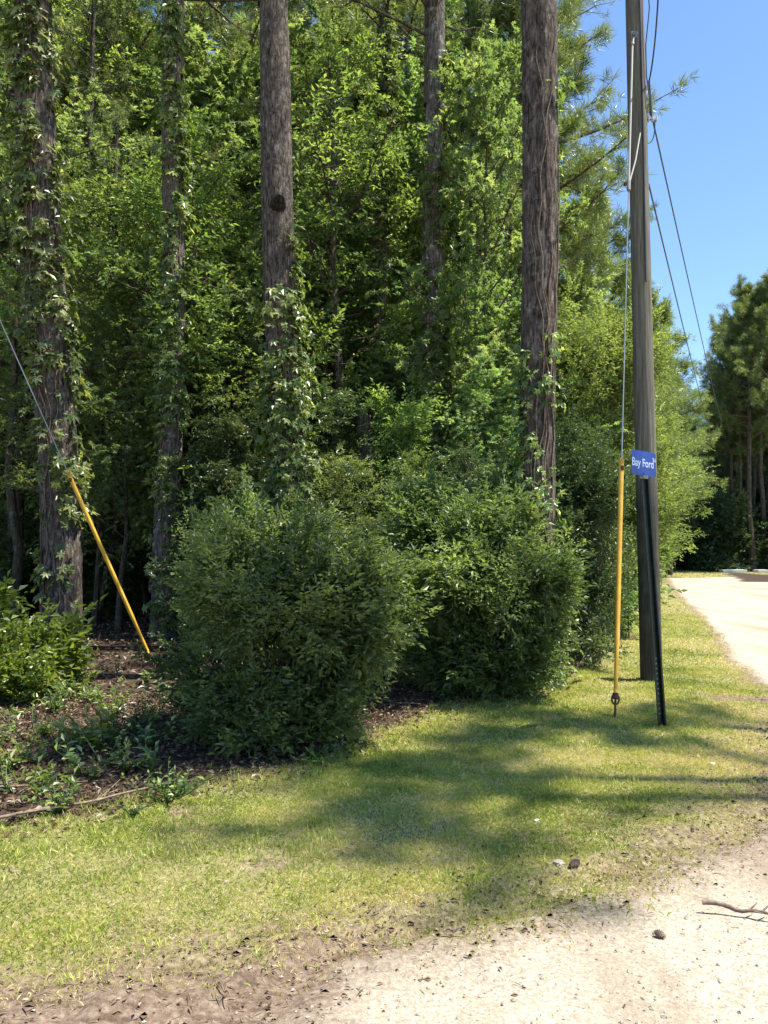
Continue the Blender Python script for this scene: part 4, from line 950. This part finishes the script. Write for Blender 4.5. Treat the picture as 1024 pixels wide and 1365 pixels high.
# far pole up the lane
fy = 78.; fp = at(975, 600, fy); fpx = (fp[0], fy)
root2 = empty('utility_pole', (fpx[0], fy, 0)); tb = Buf(); V, Q = tube([[0, 0, -.2], [0, 0, 5], [0, 0, 11]], [.16, .14, .11], 12, cap=True); tb.add(V, Q); tb.obj('pole_shaft', M['pole'], root2, smooth=True)
b = Buf(); b.add(*box((0, -.12, 10.2), (.5, .08, .1))); b.obj('crossarm', M['pole'], root2)
tag(root2, 'distant wooden utility pole among the pines across the gravel road', 'utility pole')
top2 = np.array([fpx[0], fy, 10.5])
W_up = wire('power_line', sag(clamp, top2 + [0, -.2, -.2], .5), .011, 'wire', 'upper thin wire running from the pole clamp down into the distance', group='wires running up the lane')
q = on_pole(at(866, 243, pb[1])[2], 80) + [pb[0], pb[1], 0]
wire('power_line', sag(q, top2 + [-.9, -.15, -1.0], .7), .011, 'wire', 'lower thin wire leaving the right side of the pole into the distance', group='wires running up the lane')
tp = at(880, -60, pb[1] - 1.2); mid = at(868, 90, pb[1]); t = np.linspace(0, 1, 20)[:, None]
wire('drop_cable', (1 - t) ** 2 * tp + 2 * t * (1 - t) * at(876, 60, pb[1] - .4) + t ** 2 * (clamp + [-.035, 0, .5]), .010, 'wire', 'curved dark cable dropping from above to the sleeve beside the pole', 'cable')
tp2 = on_pole(10.6, 60) + [pb[0], pb[1], 0]; a1 = at(864, 85, pb[1]); a2 = at(871, 130, pb[1]); 
P = np.array([tp2, at(866, 10, pb[1]), at(861, 60, pb[1]), at(862, 100, pb[1]), at(866, 130, pb[1]), clamp + [-.03, 0, .05]])
wire('jumper_cable', P, .008, 'wire', 'thin jumper cable hugging the right side of the utility pole down to the clamp', 'cable')
t = np.linspace(0, 1, 12)[:, None]; a = clamp + [.03, 0, -.02]; c_ = on_pole(cl[2] - .32, 80) + [pb[0], pb[1], 0]; m0 = (a + c_) / 2 + [.05, 0, -.16]
wire('jumper_loop', (1 - t) ** 2 * a + 2 * t * (1 - t) * m0 + t ** 2 * c_, .007, 'wire', 'short hanging wire loop under the clamp right of the utility pole', 'cable')

# guy wire, fibreglass strain rod, yellow guard
def lerp(a, b_, t): return a + (b_ - a) * t
ga = np.array([*gnd(820, 955), 0.]); ga[2] = gz(ga[0], ga[1]); gb = on_pole(8.25, -35) + [pb[0], pb[1], 0]
def guy(ga, gb, rod_t, guard_len, label, guard_r=.028):
    d = nrm(gb - ga); L = np.linalg.norm(gb - ga)
    root = empty('guy_wire', tuple(ga)); g0 = np.zeros(3); gl = gb - ga
    b = Buf(); b.add(*tube([d * .1, gl * rod_t[0]], .007, 6)); b.obj('strand', M['steelwire'], root)
    if rod_t[1] > rod_t[0]:
        b = Buf(); b.add(*tube([gl * rod_t[0], gl * rod_t[1] * .995], .014, 8, cap=True)); b.obj('fibreglass_rod', M['rod'], root)
        b = Buf(); b.add(*tube([gl * (rod_t[0] - .004), gl * (rod_t[0] + .012)], .024, 8, cap=True)); b.obj('rod_fitting', M['galv'], root)
        b = Buf(); b.add(*tube([gl * (rod_t[1] - .02), gl * rod_t[1]], .024, 8, cap=True)); b.obj('rod_fitting', M['galv'], root)
    # guard: long plastic half-tube flared at the top
    z0 = .20; s = np.linspace(z0, z0 + guard_len, 30)
    b = Buf(); b.add(*tube(d * s[:, None], np.where(s < z0 + .5, guard_r * .8, guard_r), 12, cap=True)); go = b.obj('yellow_guard', M['yellow'], root, smooth=True)
    # anchor rod with eye
    b = Buf(); b.add(*tube([d * -.15, d * .17], .012, 8, cap=True))
    R_ = frame_rot(d); th = np.linspace(0, 2 * np.pi, 20); e = d * .17 + (R_ @ np.array([np.cos(th) * .035, np.zeros(20), np.sin(th) * .05])).T
    b.add(*tube(e, .010, 6)); b.obj('anchor_eye', M['rust'], root)
    # preformed grip clamps
    b = Buf(); b.add(*box(d * (z0 + guard_len * .96) + [0, -guard_r, 0], (.03, .02, .05))); b.obj('guard_clip', M['rust'], root)
    b = Buf(); b.add(*tube([d * (z0 - .03), d * (z0 + .03)], .03, 8, cap=True)); b.obj('guard_clip', M['rust'], root)
    tag(root, label, 'guy wire'); return root
guy(ga, gb, (.72, 1.0), 2.48, 'guy wire with upright yellow guard anchored on the lawn left of the utility pole', .026)
# pale tie from rod's lower fitting up to the pole face
e0 = ga + (gb - ga) * .725; e1 = on_pole(at(851, 180, pb[1])[2], -5, .01) + [pb[0], pb[1], 0]
wire('tie_strap', np.array([e0, lerp(e0, e1, .5) + [.01, 0, -.03], e1]), .009, 'rod', 'short pale strap from the white rod to the utility pole', 'strap')
# left guy, running up to a pole that stands out of shot
gc = np.array([*gnd(207, 893), 0.]); gc[2] = gz(gc[0], gc[1]); d0 = at(95, 640, 10.3) - gc
gt = gc + d0 * (9.2 / d0[2])
guy(gc, gt, (.985, .985), 2.62, 'guy wire with yellow guard leaning left in front of the woods', .026)
lp = gt[:2]; root3 = empty('utility_pole', (lp[0] - .12, lp[1], float(gz(*lp)))); tb = Buf(); tb.add(*tube([[0, 0, -.2], [0, 0, 5], [0, 0, 10.5]], [.14, .13, .11], 20, cap=True)); tb.obj('pole_shaft', M['pole'], root3, smooth=True)
b = Buf(); b.add(*box((.12, 0, 9.2), (.03, .1, .1))); b.obj('bolt_plate', M['galv'], root3)
tag(root3, 'wooden utility pole out of shot to the left, holding the leaning guy wire', 'utility pole')
# clamp on the left strand
b = Buf(); p = gc + (gt - gc) * .62; b.add(*tube([p - nrm(d0) * .06, p + nrm(d0) * .06], .03, 8, cap=True)); 

# ------------------------------------------------------------------ street sign
sb0 = np.array([*gnd(883.5, 969), 0.]); st = at(860.5, 640, sb0[1] + .02)
ln_ = (st - sb0) / st[2]; ztop = at(859, 630, sb0[1])[2]
root = empty('street_sign', (sb0[0], sb0[1], float(gz(sb0[0], sb0[1]))))
# U-channel post: back web and two flanges with lips
b = Buf(); zz = np.linspace(-.1, ztop, 30)
ax_ = ln_ * zz[:, None]
prof = np.array([(-.047, -.002), (-.030, -.002), (-.022, .032), (.022, .032), (.030, -.002), (.047, -.002), (.047, .003), (.034, .003), (.026, .037), (-.026, .037), (-.034, .003), (-.047, .003)]) * .92
rzp = R(18); cr_, sr_ = math.cos(rzp), math.sin(rzp)
pr = np.stack([prof[:, 0] * cr_ - prof[:, 1] * sr_, prof[:, 0] * sr_ + prof[:, 1] * cr_, np.zeros(12)], -1)
V = (ax_[:, None] + pr[None]).reshape(-1, 3); i = np.arange(29)[:, None] * 12; j = np.arange(12)[None]; j2 = (j + 1) % 12
b.add(V, np.stack([i + j, i + j2, i + 12 + j2, i + 12 + j], -1).reshape(-1, 4)); b.obj('post', M['green_steel'], root)
b = Buf()   # punched holes seen as bright dots low on the post, rivets
for z_ in np.arange(.12, .62, .045):
    p = ln_ * z_ + np.array([-.030 * sr_ - .004 * 0, .026 * cr_, 0]); b.add(*box(p, (.009, .006, .014)))
b.obj('post_holes', simple('grass_seen_through_holes', (.3, .32, .2), .8), root)
# two-sided blade turned steeply, left end nearest
SW, SH, SA = .42, .225, R(-57)
cz = at(858, 617, sb0[1])[2]; cp = ln_ * cz + np.array([-.004, -.045, 0]); ctr = at(858.5, 617, sb0[1] - .05) - np.array([sb0[0], sb0[1], 0])
dirx = np.array([math.cos(SA + R(0)), -math.sin(SA), 0.]); dirx = np.array([math.cos(R(42)), math.sin(R(42)), -.02]); dirx = nrm(dirx)
nrmv = nrm(np.array([math.sin(R(42)), -math.cos(R(42)), 0])); upv = nrm(np.cross(nrmv, dirx)); upv = upv if upv[2] > 0 else -upv
RM = np.stack([dirx, nrmv * -1, upv], 1)
b = Buf()
def rrect(w_, h_, r_, n=5):
    o = []
    for cx_, cy_, a0 in ((w_ / 2 - r_, h_ / 2 - r_, 0), (-w_ / 2 + r_, h_ / 2 - r_, 90), (-w_ / 2 + r_, -h_ / 2 + r_, 180), (w_ / 2 - r_, -h_ / 2 + r_, 270)):
        for k in range(n): a = R(a0 + 90 * k / (n - 1)); o.append((cx_ + r_ * math.cos(a), cy_ + r_ * math.sin(a)))
    return np.array(o)
import bmesh
from mathutils import Matrix
def plate(name, w_, h_, th_, m, parent, off, r_=.02, rim=None):
    bm = bmesh.new(); pr_ = rrect(w_, h_, r_)
    def P3(x, z, t_): return ctr + RM @ np.array([x, t_, z])
    f = [bm.verts.new(P3(x, z, off - th_)) for x, z in pr_]; bk = [bm.verts.new(P3(x, z, off)) for x, z in pr_]
    if rim:
        pi = rrect(w_ - rim * 2, h_ - rim * 2, max(r_ - rim, .003)); fi = [bm.verts.new(P3(x, z, off - th_)) for x, z in pi]; bi = [bm.verts.new(P3(x, z, off)) for x, z in pi]
        for k in range(len(f)):
            k2 = (k + 1) % len(f); bm.faces.new((f[k], f[k2], fi[k2], fi[k])); bm.faces.new((bk[k2], bk[k], bi[k], bi[k2])); bm.faces.new((f[k2], f[k], bk[k], bk[k2])); bm.faces.new((fi[k], fi[k2], bi[k2], bi[k]))
    else:
        bm.faces.new(f); bm.faces.new(bk[::-1])
        for k in range(len(f)): k2 = (k + 1) % len(f); bm.faces.new((f[k2], f[k], bk[k], bk[k2]))
    bmesh.ops.recalc_face_normals(bm, faces=bm.faces)
    me = bpy.data.meshes.new(name); bm.to_mesh(me); bm.free(); me.materials.append(m); return link(name, me, parent)
plate('sign_blade', SW, SH, .004, M['blue'], root, .004)
def text(body, size, x, z, off):
    cu = bpy.data.curves.new('lettering', 'FONT'); cu.body = body; cu.size = size; cu.extrude = .0006; cu.align_x = 'CENTER'; cu.align_y = 'CENTER'; cu.offset = size * .012
    tmp = bpy.data.objects.new('tmp_text', cu); C.objects.link(tmp); bpy.context.view_layer.update()
    dg = bpy.context.evaluated_depsgraph_get(); me = bpy.data.meshes.new_from_object(tmp.evaluated_get(dg)); bpy.data.objects.remove(tmp)
    me.materials.clear(); me.materials.append(M['white'])
    co = np.empty(len(me.vertices) * 3); me.vertices.foreach_get('co', co); co = co.reshape(-1, 3)
    co = np.stack([co[:, 0] + x, off - co[:, 2], co[:, 1] + z], -1); me.vertices.foreach_set('co', (ctr + co @ RM.T).astype(np.float32).ravel()); me.update()
    return link('lettering', me, root)
text('Bay Ford', .105, -.02, .0, -.0022); text('Rd', .052, .178, .045, -.0022)
b = Buf(); b.add(*box(ctr + RM @ np.array([0, -.001, -SH / 2 - .012]), (.08, .04, .03), RM)); b.obj('bracket', M['galv'], root)
b = Buf(); q_ = ctr + RM @ np.array([0, -.004, -SH / 2 + .02]); b.add(*tube([q_, q_ + RM @ np.array([0, -.008, 0])], [.008, .006], 8, cap=True)); b.obj('bolt', M['galv'], root)
tag(root, 'blue street sign with white lettering on a leaning dark green post before the utility pole', 'street sign')

# ------------------------------------------------------------------ small lying things
def stick(px, py, L, ang, r_, label, seed, nb=3, name='fallen_stick'):
    g = np.random.default_rng(seed); c = gnd(px, py); root_z = float(gz(*c)); t = np.linspace(-.5, .5, 12)
    P = np.stack([np.cos(ang) * L * t, np.sin(ang) * L * t, r_ + .01 + .02 * np.abs(np.sin(t * 5))], -1); P[:, :2] += np.cumsum(g.normal(size=(12, 2)) * L * .008, 0)
    b_ = Buf(); b_.add(*tube(P, r_ * (1 - .5 * (t + .5)), 7, cap=True))
    for k in range(nb):
        i_ = g.integers(2, 10); d = nrm(np.array([np.cos(ang + g.choice([-.7, .7])), np.sin(ang + g.choice([-.7, .7])), .15])); b_.add(*tube(P[i_] + d * L * .22 * np.linspace(0, 1, 4)[:, None], [r_ * .5, r_ * .4, r_ * .3, r_ * .15], 5))
    o = b_.obj(name, M['stick'], smooth=True); o.location = (c[0], c[1], root_z); tag(o, label, 'branch'); return o
stick(985, 1215, .30, R(-28), .012, 'dark broken stick lying on the gravel at the right edge', 1)
stick(115, 1078, 1.35, R(42), .011, 'long crooked fallen branch in the shade at the lower left woodland edge', 2, 6)
stick(60, 1055, .9, R(12), .008, 'thinner fallen branch behind the long crooked one at lower left', 3, 4)
stick(300, 1318, .12, R(-55), .004, 'thin pale curved twig on the brown dirt at lower left', 4, 1)
stick(605, 1238, .08, R(10), .006, 'short dark twig where dirt meets gravel below the middle', 5, 1)
stick(530, 945, .7, R(-35), .014, 'dead branch poking out from the shade between the two front shrubs', 6, 3)
# pine cones / clods / pale stones
def clump(px, py, r_, m, label, cat, name, seed, flat=.6):
    g = np.random.default_rng(seed); c = gnd(px, py); b_ = Buf()
    th_ = np.linspace(0, np.pi, 9); P = np.stack([np.zeros(9), np.zeros(9), -np.cos(th_) * r_ * flat], -1)
    b_.add(*tube(P, np.sin(th_) * r_ + 1e-4, 12, wob=(g.random((9, 12)) - .5) * r_ * .45)); o = b_.obj(name, m); o.location = (c[0], c[1], float(gz(*c)) + r_ * flat * .55); tag(o, label, cat)
def cone(px, py, L, ang, label, seed):
    g = np.random.default_rng(seed); c = gnd(px, py); b_ = Buf(); n = 90; i_ = np.arange(n); f = i_ / n; a = i_ * 2.4; ax_ = np.array([math.cos(ang), math.sin(ang), 0]); s1 = np.array([-math.sin(ang), math.cos(ang), 0]); u1 = np.array([0, 0, 1.])
    rr = L * .30 * np.sin(np.pi * (.12 + .84 * f)) ** .8; out = np.cos(a)[:, None] * s1 + np.sin(a)[:, None] * u1; P = ax_ * (f - .5)[:, None] * L + out * rr[:, None] * .3
    V, Q = leafq(P, out * .9 + ax_ * .5, ax_ + rs(g, n) * .1, rr * .9, rr * .9, .3); b_.add(V, Q, .3); b_.add(*tube(ax_ * np.linspace(-.45, .5, 6)[:, None] * L, L * .1, 6, cap=True))
    o = b_.obj('pine_cone', M['stick']); o.location = (c[0], c[1], float(gz(*c)) + L * .27); tag(o, label, 'pine cone')
cone(766, 1157, .07, .6, 'dark pine cone on the worn turf edge, right of centre', 1); cone(880, 1243, .055, 2.2, 'pine cone lying on the pale gravel at lower right', 2)
clump(950, 1019, .022, M['porcelain'], 'small white stone on the grass right of the sign post', 'stone', 'white_stone', 5); clump(716, 1091, .016, M['porcelain'], 'tiny white stone in the shaded grass, right of centre', 'stone', 'white_stone', 6)
clump(745, 1155, .03, M['sandpile'], 'grey clod of earth beside the pine cone on the turf edge', 'clod', 'earth_clod', 7, .5)
clump(188, 1012, .03, M['sandpile'], 'pale clod in the litter at lower left', 'clod', 'earth_clod', 8, .5)
# pale concrete edging slabs across the road
for i, (px0, px1, y, lb) in enumerate([(960, 992, 57, 'pale concrete slab across the road, left of two'), (1006, 1021, 57, 'pale concrete slab across the road, right of two')]):
    a, c_ = (px0 - 512) / F * y, (px1 - 512) / F * y; bm = bmesh.new(); bmesh.ops.create_cube(bm, size=1); bmesh.ops.scale(bm, vec=(c_ - a, .8, .22), verts=bm.verts); bmesh.ops.bevel(bm, geom=bm.edges[:], offset=.03, segments=2, affect='EDGES')
    me = bpy.data.meshes.new('concrete_slab'); bm.to_mesh(me); bm.free(); me.materials.append(M['concrete']); o = link('concrete_slab', me); o.location = ((a + c_) / 2, y, .09); tag(o, lb, 'concrete slab')
# small dark post by the lane
x_, y_ = (967 - 512) / F * 66, 66; root = empty('marker_post', (x_, y_, 0)); b = Buf(); b.add(*tube([[0, 0, -.1], [0, 0, 1.15]], [.14, .14], 10, cap=True)); b.obj('shaft', M['rust'], root); b = Buf(); b.add(*box((0, 0, 1.2), (.34, .34, .1))); b.obj('cap', M['rust'], root)
tag(root, 'short dark post on the grass beside the lane opening', 'post')
